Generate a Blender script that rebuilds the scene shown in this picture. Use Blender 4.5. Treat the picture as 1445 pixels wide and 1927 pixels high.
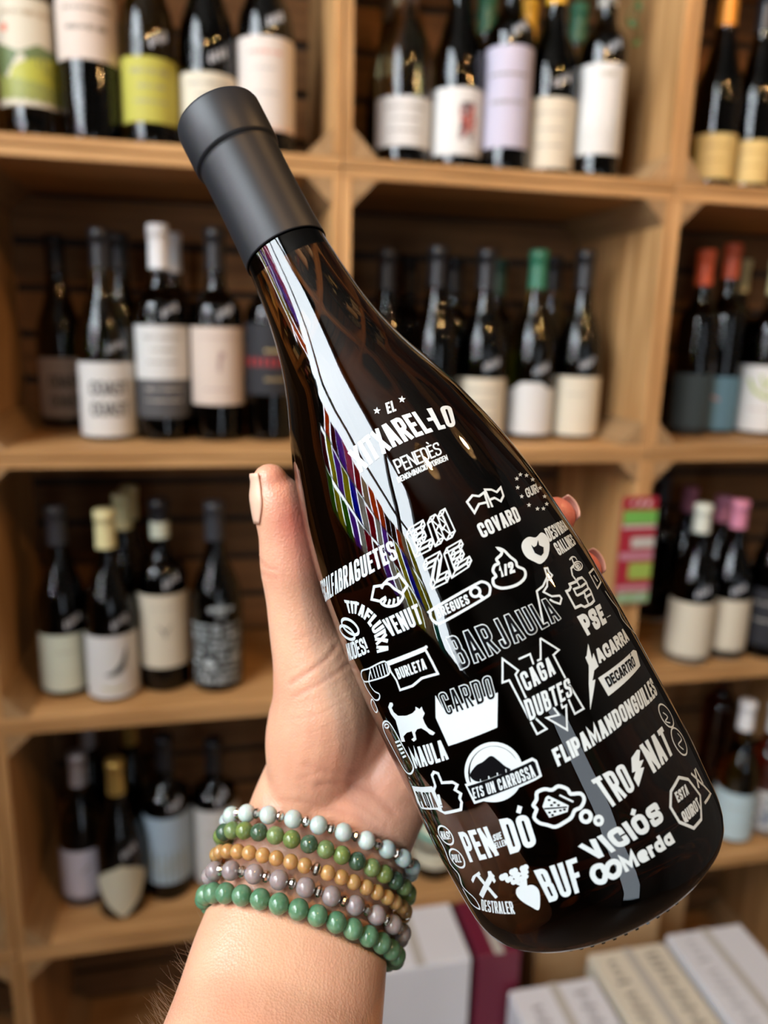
import bpy, bmesh, math, random
from math import sin, cos, pi, radians as R
from mathutils import Vector, Matrix
import mathutils.geometry as MG
for o in list(bpy.data.objects): bpy.data.objects.remove(o)
S = bpy.context.scene; COL = S.collection
# ------------------------------------------------------------------ camera, world, light, exposure
CZ = 1.386
RT, DN, FW = Vector((.9775,-.2093,.0252)), Vector((-.0245,-.2314,-.9725)), Vector((.2094,.9501,-.2314))
cam_d = bpy.data.cameras.new('camera'); cam = bpy.data.objects.new('camera', cam_d); COL.objects.link(cam)
M = Matrix((RT, -DN, -FW)).transposed().to_4x4(); M.translation = (0,0,CZ); cam.matrix_world = M
cam_d.sensor_fit = 'VERTICAL'; cam_d.sensor_height = 34.6; cam_d.sensor_width = 34.6*1445/1927
cam_d.lens = 34.6*1448/1927; cam_d.clip_start = .02
cam_d.dof.use_dof = True; cam_d.dof.focus_distance = .243; cam_d.dof.aperture_fstop = cam_d.lens/4.0
S.camera = cam
S.view_settings.view_transform = 'Standard'; S.view_settings.look = 'None'
S.view_settings.exposure = -0.12; S.view_settings.gamma = 1; S.view_settings.use_curve_mapping = False
S.cycles.use_denoising = True; S.cycles.caustics_reflective = False; S.cycles.caustics_refractive = False
S.cycles.max_bounces = 10; S.cycles.transmission_bounces = 8; S.cycles.glossy_bounces = 4; S.cycles.diffuse_bounces = 4
S.cycles.sample_clamp_indirect = 6
W = bpy.data.worlds.new('sky'); S.world = W; W.use_nodes = True
W.node_tree.nodes['Background'].inputs[0].default_value = (.72,.86,1,1); W.node_tree.nodes['Background'].inputs[1].default_value = 2.0
def area(name, loc, target, sx, sy, power, col):
    l = bpy.data.lights.new(name,'AREA'); l.shape='RECTANGLE'; l.size=sx; l.size_y=sy; l.energy=power; l.color=col
    o = bpy.data.objects.new(name,l); COL.objects.link(o); o.location=loc
    o.rotation_euler=(Vector(target)-Vector(loc)).to_track_quat('-Z','Y').to_euler(); return o
# daylight just outside the shop window (left wall) and outside the shop door behind
area('window_daylight', (-1.42,-.55,2.32), (0,-.55,2.32), 2.3, 2.2, 262, (.88,.95,1))
area('door_daylight', (.75,-3.3,1.4), (.75,0,1.3), .8, 2.2, 6.5, (.90,.95,1))

# ------------------------------------------------------------------ layout tables (metres)
SHELF_BOTTLES=[(0, -0.2299, 1.2026, 0.0393, 0.3, 'bur', 'olive', 'black', 60, [(41.5, 167.3, 'cream', 80, 'hills')], 0, 'green bottle whose cream label shows green hills and a red dot, top shelf'),
 (0, -0.1535, 1.1858, 0.0381, 0.3, 'bor', 'black', 'black', 60, [(98.1, 180.1, 'pinkish', 80, 'coast_line')], 0, 'black bottle with a high cream label and bare lower half on the top shelf'),
 (0, -0.0775, 1.1883, 0.0372, 0.3, 'bur', 'olive', 'black', 60, [(30.5, 109.5, 'yellowgreen', 80, 'words')], 1, 'bottle with a yellow-green label on the top shelf'),
 (0, -0.0005, 1.1943, 0.0392, 0.3, 'bur', 'black', 'black', 60, [(35.5, 98.9, 'cream', 80, 'words')], 1, 'dark bottle on the top shelf right behind the black capsule of the held bottle'),
 (0, 0.0783, 1.1883, 0.039, 0.3, 'bur', 'black', 'black', 60, [(32.0, 147.7, 'peach', 80, 'orangebase')], 1, 'dark bottle with a tall white label edged orange at the foot'),
 (0, 0.2781, 1.2002, 0.0407, 0.3, 'bur', 'straw', 'gray', 60, [(27.4, 93.6, 'white', 80, 'words')], 0, 'pale straw glass bottle with a low white label on the top shelf'),
 (0, 0.3572, 1.1928, 0.0379, 0.3, 'bur', 'black', 'black', 60, [(20.3, 109.9, 'white', 80, 'redart')], 0, 'dark bottle whose white label has a red and black drawing'),
 (0, 0.4295, 1.1789, 0.035, 0.3, 'bor', 'black', 'green', 60, [(33.1, 167.3, 'lilac', 80, 'coast_line')], 1, 'slim dark bottle with a tall pale lilac label and green capsule'),
 (0, 0.5038, 1.1958, 0.0404, 0.3, 'bur', 'black', 'yellow', 60, [(11.9, 108.9, 'cream', 80, 'words')], 1, 'dark bottle with cream label under a yellow capsule on the top shelf'),
 (0, 0.5787, 1.1817, 0.035, 0.3, 'bor', 'black', 'patterned', 60, [(34.4, 158.3, 'white', 80, 'reeds')], 1, 'slim dark bottle with a tall white label of fine upright lines'),
 (0, 0.7877, 1.1972, 0.0359, 0.3, 'bur', 'black', 'goldorange', 60, [(16.1, 81.9, 'amber', 80, 'wheat')], 0, 'dark bottle with an amber label beside the right crate post on the top shelf'),
 (0, 0.8592, 1.2029, 0.035, 0.3, 'bur', 'black', 'black', 60, [(14.9, 78.5, 'amber', 80, 'wheat')], 0, 'dark bottle with an amber label cut by the right picture edge'),
 (0, 0.285, 1.33, 0.035, 0.3, 'bur', 'black', 'gray', 60, [], 0, 'dark bottle standing behind the pale straw bottle'),
 (0, 0.4421, 1.33, 0.035, 0.3, 'bor', 'black', 'green', 60, [], 0, 'green capped bottle in the back row behind the lilac label bottle'),
 (0, 0.5177, 1.34, 0.0354, 0.3, 'bor', 'black', 'yellow', 60, [], 0, 'yellow capped bottle in the back row of the top shelf'),
 (0, 0.6014, 1.33, 0.0356, 0.3, 'bur', 'olive', 'green', 60, [], 0, 'back row bottle between the yellow capped and the upright lines bottle'),
 (1, -0.2466, 1.3722, 0.037, 0.3035, 'bur', 'black', 'black', 55, [(2.7, 114.1, 'grey', 78, 'coast')], 0, 'dark bottle with a grey label in the back corner of the second shelf, far left'),
 (1, -0.1592, 1.2301, 0.0408, 0.3026, 'bur', 'green', 'black', 55, [(7.1, 114.9, 'white', 78, 'coast')], 1, 'green glass bottle with a white two-line label on the second shelf'),
 (1, -0.0778, 1.2277, 0.039, 0.3113, 'bor', 'black', 'white', 62, [(91.3, 169.0, 'white', 80, 'words'), (35.0, 91.3, 'dkgrey', 80, 'lightwords')], 1, 'white capped bottle with white over dark grey label, front of its pair'),
 (1, 0.0032, 1.2252, 0.0395, 0.3097, 'bor', 'black', 'black', 60, [(54.6, 168.7, 'pinkish', 80, 'animal')], 1, 'dark bottle with a pinkish label on the second shelf left of the held bottle'),
 (1, 0.0827, 1.2203, 0.0375, 0.3069, 'bor', 'black', 'black', 60, [(70.4, 175.9, 'blacklabel', 80, 'redband')], 0, 'black label bottle with a red band beside the held bottle shoulder'),
 (1, -0.065, 1.36, 0.0361, 0.3144, 'bor', 'black', 'white', 62, [], 0, 'white capped bottle hidden behind the white and grey label bottle'),
 (1, -0.1471, 1.36, 0.0357, 0.3104, 'bur', 'black', 'black', 55, [], 0, 'dark bottle behind the green glass bottle on the second shelf'),
 (1, 0.2644, 1.2212, 0.0388, 0.2917, 'bur', 'black', 'black', 60, [], 0, 'dark bottle at the left of the middle second shelf, behind the held bottle neck'),
 (1, 0.3424, 1.2088, 0.0394, 0.2985, 'bur', 'black', 'black', 60, [], 1, 'dark bottle with a glossy neck, second from left on the middle second shelf'),
 (1, 0.4246, 1.2141, 0.0408, 0.298, 'bur', 'black', 'black', 60, [(10.3, 99.6, 'cream', 78, 'words')], 1, 'dark bottle with cream label half hidden by the held bottle shoulder'),
 (1, 0.5156, 1.2237, 0.04, 0.3012, 'bur', 'olive', 'green', 60, [(8.8, 93.2, 'white', 78, 'arch')], 1, 'green capped bottle with a white arched label on the middle second shelf'),
 (1, 0.5962, 1.2202, 0.04, 0.3043, 'bur', 'black', 'black', 60, [(7.1, 103.9, 'cream', 78, 'faint')], 1, 'black capped bottle with cream label beside the right crate wall'),
 (1, 0.3304, 1.35, 0.037, 0.2909, 'bor', 'black', 'black', 60, [], 0, 'back row bottle between the two leftmost necks of the middle second shelf'),
 (1, 0.4142, 1.35, 0.037, 0.2962, 'bor', 'black', 'black', 60, [], 0, 'back row bottle left of the half hidden cream label bottle'),
 (1, 0.4945, 1.35, 0.037, 0.2961, 'bor', 'black', 'dkgreen', 60, [], 0, 'dark green capped bottle in the back row of the middle second shelf'),
 (1, 0.6, 1.35, 0.037, 0.3049, 'bur', 'olive', 'black', 60, [], 0, 'olive bottle glimpsed between the arched label and cream label bottles'),
 (1, 0.8368, 1.2527, 0.035, 0.3192, 'bor', 'black', 'orangered', 60, [(3.8, 109.1, 'slate', 80, None)], 0, 'orange capped bottle with a dark slate label beside the right post'),
 (1, 0.9076, 1.2812, 0.0405, 0.335, 'bor', 'black', 'orangered', 60, [(7.7, 103.6, 'steel', 80, 'dash')], 0, 'orange capped bottle with a steel blue label'),
 (1, 0.985, 1.2538, 0.0408, 0.3095, 'bor', 'black', 'paleyellow', 60, [(7.7, 124.8, 'white', 80, 'greenart')], 0, 'bottle whose white label carries a green drawing on the second shelf, far right'),
 (1, 0.989, 1.36, 0.0354, 0.3176, 'bor', 'black', 'paleyellow', 60, [], 0, 'pale yellow capped bottle in the back row behind the green drawing bottle'),
 (2, -0.2428, 1.2133, 0.0387, 0.2998, 'bur', 'black', 'dkgrey', 60, [(11.5, 104.4, 'palegreen', 80, 'faint')], 1, 'dark bottle with pale greenish label at the left end of the third shelf'),
 (2, -0.1692, 1.1869, 0.0387, 0.2979, 'bur', 'black', 'paleyellow', 58, [(7.2, 108.5, 'white', 80, 'bird')], 1, 'pale yellow capped bottle whose white label shows a dark bird, front of three'),
 (2, -0.0914, 1.21, 0.0396, 0.3069, 'bor', 'black', 'creamband', 60, [(41.8, 162.5, 'cream', 80, 'moth')], 1, 'bottle with cream banded capsule and a cream label with a small winged mark'),
 (2, -0.0077, 1.1954, 0.0408, 0.3045, 'bur', 'black', 'dkgrey', 60, [], 0, 'black bottle printed all over with white words, twin of the held bottle'),
 (2, -0.1559, 1.292, 0.035, 0.2996, 'bur', 'black', 'paleyellow', 58, [], 0, 'middle one of three pale yellow capped bottles in a file'),
 (2, -0.153, 1.3722, 0.037, 0.2958, 'bur', 'black', 'paleyellow', 58, [], 0, 'rearmost of three pale yellow capped bottles in a file'),
 (2, 0.8313, 1.1668, 0.0398, 0.2881, 'bur', 'black', 'offwhite', 50, [(5.2, 116.3, 'cream', 80, None)], 1, 'off-white capped bottle with a cream label on the third shelf right of the leaflet'),
 (2, 0.9107, 1.1751, 0.0393, 0.2915, 'bur', 'black', 'pink', 50, [(4.2, 114.6, 'cream', 80, None)], 1, 'pink capped bottle with a cream label, right of the off-white capped one'),
 (2, 0.9885, 1.1637, 0.0385, 0.335, 'bur', 'black', 'gold', 70, [(26.1, 133.1, 'blacklabel', 80, 'lightwords')], 0, 'gold foiled bottle with a black label at the right picture edge'),
 (2, 0.8702, 1.3587, 0.035, 0.3, 'bor', 'black', 'dkgrey', 50, [(-61.5, 12.3, 'grey', 80, None)], 0, 'dark bottle with a grey label tucked behind the leaflet post'),
 (2, 0.9419, 1.3716, 0.037, 0.2742, 'bur', 'black', 'pink', 50, [], 0, 'pink capped bottle at the back left of the third shelf, right side'),
 (2, 0.9711, 1.3027, 0.037, 0.27, 'bur', 'black', 'pink', 50, [], 0, 'pink capped bottle between the off-white and the front pink cap'),
 (3, -0.2428, 1.2362, 0.0389, 0.2723, 'bur', 'olive', 'silver', 58, [(4.2, 108.6, 'lilacwhite', 80, 'mark')], 0, 'silver capped bottle with a plain white label on the lowest visible shelf, left'),
 (3, -0.1768, 1.1935, 0.0389, 0.2763, 'bur', 'black', 'gold', 58, [(-0.0, 105.3, 'ivory', 80, 'diamond')], 1, 'gold capped bottle with a cream diamond label'),
 (3, -0.1013, 1.2265, 0.0408, 0.2946, 'bor', 'black', 'black', 60, [(33.9, 160.8, 'skyblue', 80, 'landscape')], 1, 'black capped bottle with a pale blue landscape label'),
 (3, -0.0204, 1.242, 0.0408, 0.2716, 'bor', 'black', 'black', 60, [(10.8, 155.4, 'white', 80, 'faint')], 1, 'black capped bottle with a white label beside the bracelets'),
 (3, -0.2466, 1.36, 0.0364, 0.27, 'bur', 'black', 'silver', 58, [], 0, 'silver capped bottle in the back row behind the plain white label'),
 (3, -0.1731, 1.36, 0.0364, 0.27, 'bur', 'black', 'gold', 58, [], 0, 'gold capped bottle in the back row behind the diamond label'),
 (3, 0.3732, 1.1881, 0.0408, 0.1109, 'jar', 'olive', 'mint', 30, [(27.9, 99.2, 'ivory', 80, None)], 0, 'squat jar bottle with a mint green top between the wrist and the held bottle'),
 (3, 0.9935, 1.1824, 0.0387, 0.2902, 'bur', 'olive', 'white', 58, [(7.3, 108.1, 'aqua', 80, 'faint')], 0, 'white capped olive bottle with an aqua white label on the right low shelf'),
 (3, 1.0715, 1.1935, 0.0393, 0.2712, 'bor', 'amber', 'white', 58, [(2.5, 97.5, 'white', 80, 'map')], 0, 'amber glass bottle with a blotchy map label at the right picture edge'),
 (3, 1.0716, 1.36, 0.037, 0.3, 'bor', 'rust', 'black', 58, [], 0, 'rust red bottle in the back row of the right low shelf')]
CRATES=[(-1, 0), (0, 0), (1, 0), (-1, 1), (0, 1), (1, 1), (-1, 2), (0, 2), (1, 2), (-1, 3), (0, 3), (1, 3), (-1, 4), (0, 4), (1, 4), (-2, 3), (-2, 4), (-2, 2)]
CDX={(-1, 2): 0.0, (-1, 3): -0.0}
CARTONS=[(0.447, 0.79, 0.0, 0.154, 0.19, 0.33, 'w', 'white carton with lettering along both flaps, leftmost box of the front row', (0.3, 0.29, 0.31), 2, False, 'cartons in front of the shelves'), (0.612, 0.785, 0.0, 0.146, 0.242, 0.33, 'c', 'cream carton with lettering along both flaps, between two white cartons', (0.22, 0.2, 0.17), 2, False, 'cartons in front of the shelves'), (0.772, 0.8, 0.0, 0.152, 0.24, 0.332, 'w', 'white carton at the right end of the front row of boxes', (0.45, 0.45, 0.47), 1, False, 'cartons in front of the shelves'), (0.212, 0.987, 0.0, 0.17, 0.124, 0.4, 'w', 'white carton standing behind the wrist, front face printed with a faint line of words', (0.35, 0.34, 0.36), 0, True, 'cartons standing by the crates'), (0.393, 0.987, 0.0, 0.075, 0.124, 0.4, 'r', 'dark burgundy carton between the white carton and the held bottle foot', (0.34, 0.08, 0.12), 0, True, 'cartons standing by the crates'), (0.53, 1.06, 0.0, 0.24, 0.055, 0.365, 'k', 'plain brown cardboard box behind the front row of cartons', (0.3, 0.2, 0.1), 0, False, 'cardboard boxes by the crates'), (0.752, 1.165, 0.0145, 0.15, 0.2, 0.3, 'k', 'smaller brown cardboard box inside the bottom crate, right of the plain one', (0.3, 0.2, 0.1), 0, False, 'cardboard boxes by the crates')]
LEAF=(0.64517, 1.1182, 1.12911)
PLANT=(0.59257, 1.1112, 1.86139)
BASEP=(0.12072, 0.19598, 1.21275)
AXIS=(-0.39628, 0.39317, 0.82962)
FRONT=(-0.2497, -0.91579, 0.31476)
RIGHT=(0.8835, -0.08245, 0.46108)
PROFILE=[(0, 34), (1.5, 38.5), (5, 42), (11, 43.8), (20, 44.5), (35, 45.2), (60, 45.2), (80, 44.9), (100, 44.1), (110, 43.2), (120, 42.2), (130, 41), (140, 39.2), (150, 37), (160, 34.3), (170, 31.3), (180, 27.7), (190, 23.8), (200, 20.6), (210, 18.3), (220, 16.7), (230, 15.6), (240, 14.9), (280, 14.2), (296, 14.2)]
PARTLABELS={'flags': 'white printed pair of flags', 'heart': 'white printed heart with a hen cut out', 'half': 'white printed swirl drawing', 'handshake': 'white printed handshake', 'cat': 'white printed walking cat', 'turnip': 'white printed turnip', 'octagon': 'white printed octagon outline', 'badge': 'white printed round badge with a banner', 'cloud': 'white printed cloud holding a wedge of cheese', 'fist': 'white printed fist holding a flower', 'arrows': 'white printed outline arrows', 'enze': 'white printed block letters drawn in wireframe', 'nudes': 'white printed rings and word', 'cardo': 'white printed block with dark letters', 'title': 'white printed title line with two stars', 'axes': 'white printed crossed axes', 'pilota': 'white printed thumbs up', 'guiri': 'white printed ring of small stars'}
# flat print of the held bottle: (angle in radians, height in mm) on the glass
DECALS=[('F','title',[(0.0623,167.45),(0.0582,166.52),(0.0804,166.08),(0.0547,165.89),(0.0486,164.98),(0.0366,165.78),(0.0107,165.66),(0.0287,166.34),(0.0185,167.18),(0.042,166.8)],'w',0),
 ('F','title',[(0.3347,167.48),(0.3273,166.54),(0.3505,166.14),(0.3215,165.89),(0.3123,164.96),(0.3013,165.73),(0.2733,165.57),(0.2949,166.3),(0.286,167.11),(0.311,166.8)],'w',0),
 ('T','title','EL',[(0.1162,163.72),(0.2042,163.49)],[(0.1477,167.4),(0.2418,167.16)],1.0,'w',0,0.5),
 ('T','title','XITXAREL·LO',[(-0.3232,150.93),(-0.1481,152.29),(0.0272,153.22),(0.1976,153.02),(0.3889,152.45),(0.6097,151.36)],[(-0.3627,158.9),(-0.1634,160.61),(0.0015,161.24),(0.1915,161.46),(0.3934,160.65),(0.7306,158.74)],2.1,'w',0,1.05),
 ('T','origin','PENEDÈS',[(-0.0438,145.11),(0.3412,144.75)],[(-0.0392,149.69),(0.3657,148.85)],0.5,'w',0,0.25),
 ('T','origin',"DENOMINACIÓ D'ORIGEN",[(-0.0759,142.59),(0.3549,142.32)],[(-0.071,144.39),(0.367,144.08)],0.3,'w',0,0.15),
 ('L','flags',[(0.4302,124.1),(0.4638,128.85),(0.41,128.45),(0.3674,129.5),(0.3044,128.42),(0.3122,124.63),(0.3768,126.35),(0.4339,125.87)],0.7,0,'w',0),
 ('L','flags',[(0.4581,123.81),(0.4813,129.5),(0.5308,128.68),(0.5594,127.35),(0.617,128.09),(0.5953,125.49),(0.5463,124.31),(0.5155,126.04),(0.4675,126.14)],0.7,0,'w',0),
 ('T','covard','COVARD',[(0.2689,116.89),(0.6174,116.5)],[(0.2757,121.34),(0.6413,121.16)],1.6,'w',0,0.8),
 ('F','guiri',[(0.9321,130.18),(0.9237,129.62),(0.9482,129.4),(0.9175,129.23),(0.9086,128.68),(0.898,129.13),(0.8709,129.01),(0.8922,129.46),(0.8843,129.93),(0.9067,129.76)],'w',0),
 ('F','guiri',[(1.0188,129.26),(1.0102,128.69),(1.0408,128.48),(1.0027,128.29),(0.9912,127.73),(0.9784,128.18),(0.9464,128.06),(0.9702,128.51),(0.9614,128.99),(0.9896,128.82)],'w',0),
 ('F','guiri',[(0.8492,129.36),(0.8433,128.81),(0.8631,128.58),(0.8384,128.43),(0.8297,127.88),(0.8214,128.33),(0.7978,128.23),(0.8155,128.66),(0.8087,129.14),(0.8287,128.95)],'w',0),
 ('F','guiri',[(1.083,127.33),(1.0718,126.76),(1.1096,126.55),(1.0629,126.36),(1.05,125.79),(1.035,126.25),(0.9982,126.12),(1.0257,126.57),(1.0146,127.05),(1.0476,126.89)],'w',0),
 ('F','guiri',[(0.7905,126.7),(0.7858,126.16),(0.8042,125.93),(0.7821,125.79),(0.7745,125.25),(0.7663,125.7),(0.7451,125.61),(0.7615,126.03),(0.7548,126.5),(0.7725,126.31)],'w',0),
 ('F','guiri',[(0.7729,123.69),(0.7681,123.16),(0.7863,122.92),(0.7643,122.79),(0.7578,122.26),(0.7497,122.71),(0.7297,122.63),(0.745,123.04),(0.7385,123.51),(0.756,123.31)],'w',0),
 ('F','guiri',[(0.79,120.37),(0.785,119.84),(0.803,119.59),(0.7812,119.47),(0.7745,118.95),(0.7656,119.4),(0.7458,119.33),(0.7611,119.73),(0.7538,120.2),(0.772,120.0)],'w',0),
 ('F','guiri',[(0.8567,118.24),(0.8505,117.71),(0.8716,117.46),(0.8465,117.34),(0.8397,116.82),(0.8299,117.28),(0.8081,117.21),(0.8245,117.6),(0.8173,118.08),(0.8365,117.87)],'w',0),
 ('F','guiri',[(0.9334,117.51),(0.927,116.97),(0.9515,116.72),(0.9229,116.6),(0.9137,116.07),(0.9029,116.53),(0.8777,116.47),(0.8965,116.86),(0.8883,117.35),(0.9108,117.14)],'w',0),
 ('F','guiri',[(1.0321,118.35),(1.0232,117.81),(1.055,117.55),(1.0167,117.43),(1.0062,116.89),(0.993,117.36),(0.9608,117.28),(0.9843,117.69),(0.975,118.18),(1.0034,117.97)],'w',0),
 ('F','guiri',[(1.0919,120.83),(1.0817,120.28),(1.12,120.04),(1.074,119.89),(1.0598,119.34),(1.044,119.8),(1.0079,119.71),(1.0352,120.14),(1.0234,120.62),(1.0569,120.43)],'w',0),
 ('F','guiri',[(1.1199,123.92),(1.1085,123.35),(1.1523,123.13),(1.0983,122.95),(1.0841,122.39),(1.0668,122.85),(1.0267,122.73),(1.0566,123.18),(1.0446,123.66),(1.0809,123.49)],'w',0),
 ('T','guiri','GUIRI',[(0.8041,121.75),(1.0126,122.03)],[(0.8335,124.72),(1.0559,125.03)],0.7,'w',0,0.35),
 ('T','desvirga','DESVIRGA',[(0.7466,107.01),(1.1017,107.55)],[(0.7706,111.29),(1.1052,111.04)],0.9,'w',0,0.45),
 ('T','desvirga','GALLINES',[(0.7563,102.02),(1.0634,102.38)],[(0.7628,106.18),(1.0779,106.06)],0.9,'w',0,0.45),
 ('F','heart',[(0.5621,102.71),(0.5807,102.72),(0.6031,102.89),(0.6267,103.18),(0.6493,103.58),(0.6699,104.11),(0.6911,104.78),(0.7104,105.51),(0.7262,106.21),(0.7385,106.87),(0.7474,107.55),(0.7531,108.2),(0.7543,108.8),(0.7521,109.38),(0.7465,109.94),(0.7366,110.4),(0.7246,110.68),(0.708,110.68),(0.6881,110.46),(0.6667,110.22),(0.6488,110.15),(0.6328,110.36),(0.6189,110.73),(0.6041,111.09),(0.5888,111.3),(0.5715,111.3),(0.5536,111.2),(0.5362,111.0),(0.522,110.74),(0.5104,110.39),(0.5007,109.97),(0.4932,109.48),(0.4878,108.94),(0.4846,108.34),(0.4826,107.67),(0.4835,106.98),(0.4867,106.34),(0.4927,105.75),(0.5019,105.17),(0.5127,104.62),(0.5231,104.13),(0.5317,103.67),(0.5399,103.23),(0.5489,102.89)],'w',0),
 ('F','heart',[(0.6521,109.18),(0.6344,107.71),(0.6608,106.55),(0.6311,105.08),(0.5982,104.69),(0.5804,105.43),(0.5644,106.27),(0.568,107.6),(0.5741,108.88),(0.5832,107.88),(0.6125,107.94)],'k',1),
 ('L','half',[(0.3316,112.35),(0.3362,112.25),(0.3447,111.95),(0.3535,111.54),(0.3609,111.08),(0.3665,110.55),(0.3701,109.93),(0.374,109.28),(0.3782,108.69),(0.3833,108.16),(0.3895,107.66),(0.395,107.18),(0.3976,106.73),(0.397,106.34),(0.3931,105.99),(0.3895,105.65),(0.3897,105.27),(0.396,104.83),(0.4065,104.36),(0.4167,103.88),(0.4212,103.4),(0.4205,102.91),(0.4158,102.39),(0.4077,101.91),(0.398,101.52),(0.3863,101.23),(0.3712,101.0),(0.3551,100.85),(0.3391,100.75),(0.3238,100.72),(0.308,100.76),(0.2922,100.84),(0.2765,100.97),(0.2609,101.13),(0.2447,101.34),(0.2297,101.58),(0.2167,101.87),(0.2056,102.22),(0.1956,102.62),(0.1875,103.04),(0.1827,103.47),(0.1823,103.92),(0.1846,104.41),(0.1894,104.85),(0.1943,105.2),(0.2008,105.36),(0.2089,105.4),(0.2166,105.44),(0.2217,105.59),(0.2231,105.93),(0.2217,106.38),(0.2203,106.85),(0.2217,107.26),(0.2265,107.62),(0.2342,107.95),(0.2423,108.24),(0.2506,108.44),(0.2588,108.5),(0.2676,108.44),(0.276,108.39),(0.2815,108.46),(0.2832,108.71),(0.2819,109.08),(0.2807,109.46),(0.2831,109.77),(0.2912,109.94),(0.3027,110.06),(0.3141,110.15),(0.3241,110.27),(0.3307,110.42),(0.3363,110.57),(0.3406,110.75),(0.3426,110.98),(0.3411,111.34),(0.3365,111.79),(0.3322,112.18)],0.85,1,'w',0),
 ('T','half','1/2',[(0.2486,104.62),(0.3555,104.02)],[(0.2657,107.65),(0.3777,107.27)],0.95,'w',0,0.475),
 ('L','enze',[(-0.2011,120.76),(-0.1891,127.72),(-0.0736,128.07),(-0.0759,126.61),(-0.1508,126.42),(-0.1531,125.0),(-0.1011,125.1),(-0.1034,123.66),(-0.1554,123.59),(-0.1578,122.18),(-0.0826,122.23),(-0.0848,120.79)],0.42,1,'w',0),
 ('L','enze',[(-0.1661,121.91),(-0.1544,128.98),(-0.0393,129.39),(-0.0416,127.9),(-0.1163,127.67),(-0.1186,126.23),(-0.0669,126.36),(-0.0691,124.89),(-0.121,124.8),(-0.1232,123.36),(-0.0484,123.46),(-0.0506,121.99)],0.42,1,'w',0),
 ('L','enze',[(-0.2011,120.76),(-0.1661,121.91)],0.42,0,'w',0),
 ('L','enze',[(-0.1891,127.72),(-0.1544,128.98)],0.42,0,'w',0),
 ('L','enze',[(-0.0736,128.07),(-0.0393,129.39)],0.42,0,'w',0),
 ('L','enze',[(-0.0759,126.61),(-0.0416,127.9)],0.42,0,'w',0),
 ('L','enze',[(-0.1508,126.42),(-0.1163,127.67)],0.42,0,'w',0),
 ('L','enze',[(-0.1531,125.0),(-0.1186,126.23)],0.42,0,'w',0),
 ('L','enze',[(-0.1011,125.1),(-0.0669,126.36)],0.42,0,'w',0),
 ('L','enze',[(-0.1034,123.66),(-0.0691,124.89)],0.42,0,'w',0),
 ('L','enze',[(-0.1554,123.59),(-0.121,124.8)],0.42,0,'w',0),
 ('L','enze',[(-0.1578,122.18),(-0.1232,123.36)],0.42,0,'w',0),
 ('L','enze',[(-0.0826,122.23),(-0.0484,123.46)],0.42,0,'w',0),
 ('L','enze',[(-0.0848,120.79),(-0.0506,121.99)],0.42,0,'w',0),
 ('L','enze',[(-0.0454,120.98),(-0.0197,127.94),(0.0188,128.04),(0.0516,124.26),(0.0621,128.15),(0.1011,128.25),(0.0854,121.17),(0.0434,121.1),(0.0085,124.87),(-0.0037,121.04)],0.42,1,'w',0),
 ('L','enze',[(-0.005,122.16),(0.0181,129.18),(0.0561,129.28),(0.0899,125.48),(0.0992,129.41),(0.1377,129.52),(0.1247,122.38),(0.083,122.31),(0.0469,126.09),(0.0362,122.23)],0.42,1,'w',0),
 ('L','enze',[(-0.0454,120.98),(-0.005,122.16)],0.42,0,'w',0),
 ('L','enze',[(-0.0197,127.94),(0.0181,129.18)],0.42,0,'w',0),
 ('L','enze',[(0.0188,128.04),(0.0561,129.28)],0.42,0,'w',0),
 ('L','enze',[(0.0516,124.26),(0.0899,125.48)],0.42,0,'w',0),
 ('L','enze',[(0.0621,128.15),(0.0992,129.41)],0.42,0,'w',0),
 ('L','enze',[(0.1011,128.25),(0.1377,129.52)],0.42,0,'w',0),
 ('L','enze',[(0.0854,121.17),(0.1247,122.38)],0.42,0,'w',0),
 ('L','enze',[(0.0434,121.1),(0.083,122.31)],0.42,0,'w',0),
 ('L','enze',[(0.0085,124.87),(0.0469,126.09)],0.42,0,'w',0),
 ('L','enze',[(-0.0037,121.04),(0.0362,122.23)],0.42,0,'w',0),
 ('L','enze',[(-0.19,110.44),(-0.1869,112.03),(-0.1134,116.28),(-0.1786,116.23),(-0.1758,117.68),(-0.067,117.81),(-0.0702,116.32),(-0.144,111.88),(-0.0797,111.87),(-0.0827,110.4)],0.42,1,'w',0),
 ('L','enze',[(-0.1573,111.61),(-0.154,113.21),(-0.0804,117.51),(-0.1455,117.44),(-0.1425,118.91),(-0.0338,119.07),(-0.0371,117.56),(-0.1112,113.07),(-0.0469,113.08),(-0.0501,111.59)],0.42,1,'w',0),
 ('L','enze',[(-0.19,110.44),(-0.1573,111.61)],0.42,0,'w',0),
 ('L','enze',[(-0.1869,112.03),(-0.154,113.21)],0.42,0,'w',0),
 ('L','enze',[(-0.1134,116.28),(-0.0804,117.51)],0.42,0,'w',0),
 ('L','enze',[(-0.1786,116.23),(-0.1455,117.44)],0.42,0,'w',0),
 ('L','enze',[(-0.1758,117.68),(-0.1425,118.91)],0.42,0,'w',0),
 ('L','enze',[(-0.067,117.81),(-0.0338,119.07)],0.42,0,'w',0),
 ('L','enze',[(-0.0702,116.32),(-0.0371,117.56)],0.42,0,'w',0),
 ('L','enze',[(-0.144,111.88),(-0.1112,113.07)],0.42,0,'w',0),
 ('L','enze',[(-0.0797,111.87),(-0.0469,113.08)],0.42,0,'w',0),
 ('L','enze',[(-0.0827,110.4),(-0.0501,111.59)],0.42,0,'w',0),
 ('L','enze',[(-0.0429,110.82),(-0.0164,117.79),(0.0968,118.09),(0.0952,116.76),(0.019,116.52),(0.015,115.14),(0.0693,115.34),(0.0671,114.0),(0.011,113.77),(0.007,112.41),(0.0906,112.77),(0.0891,111.45)],0.42,1,'w',0),
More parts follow.
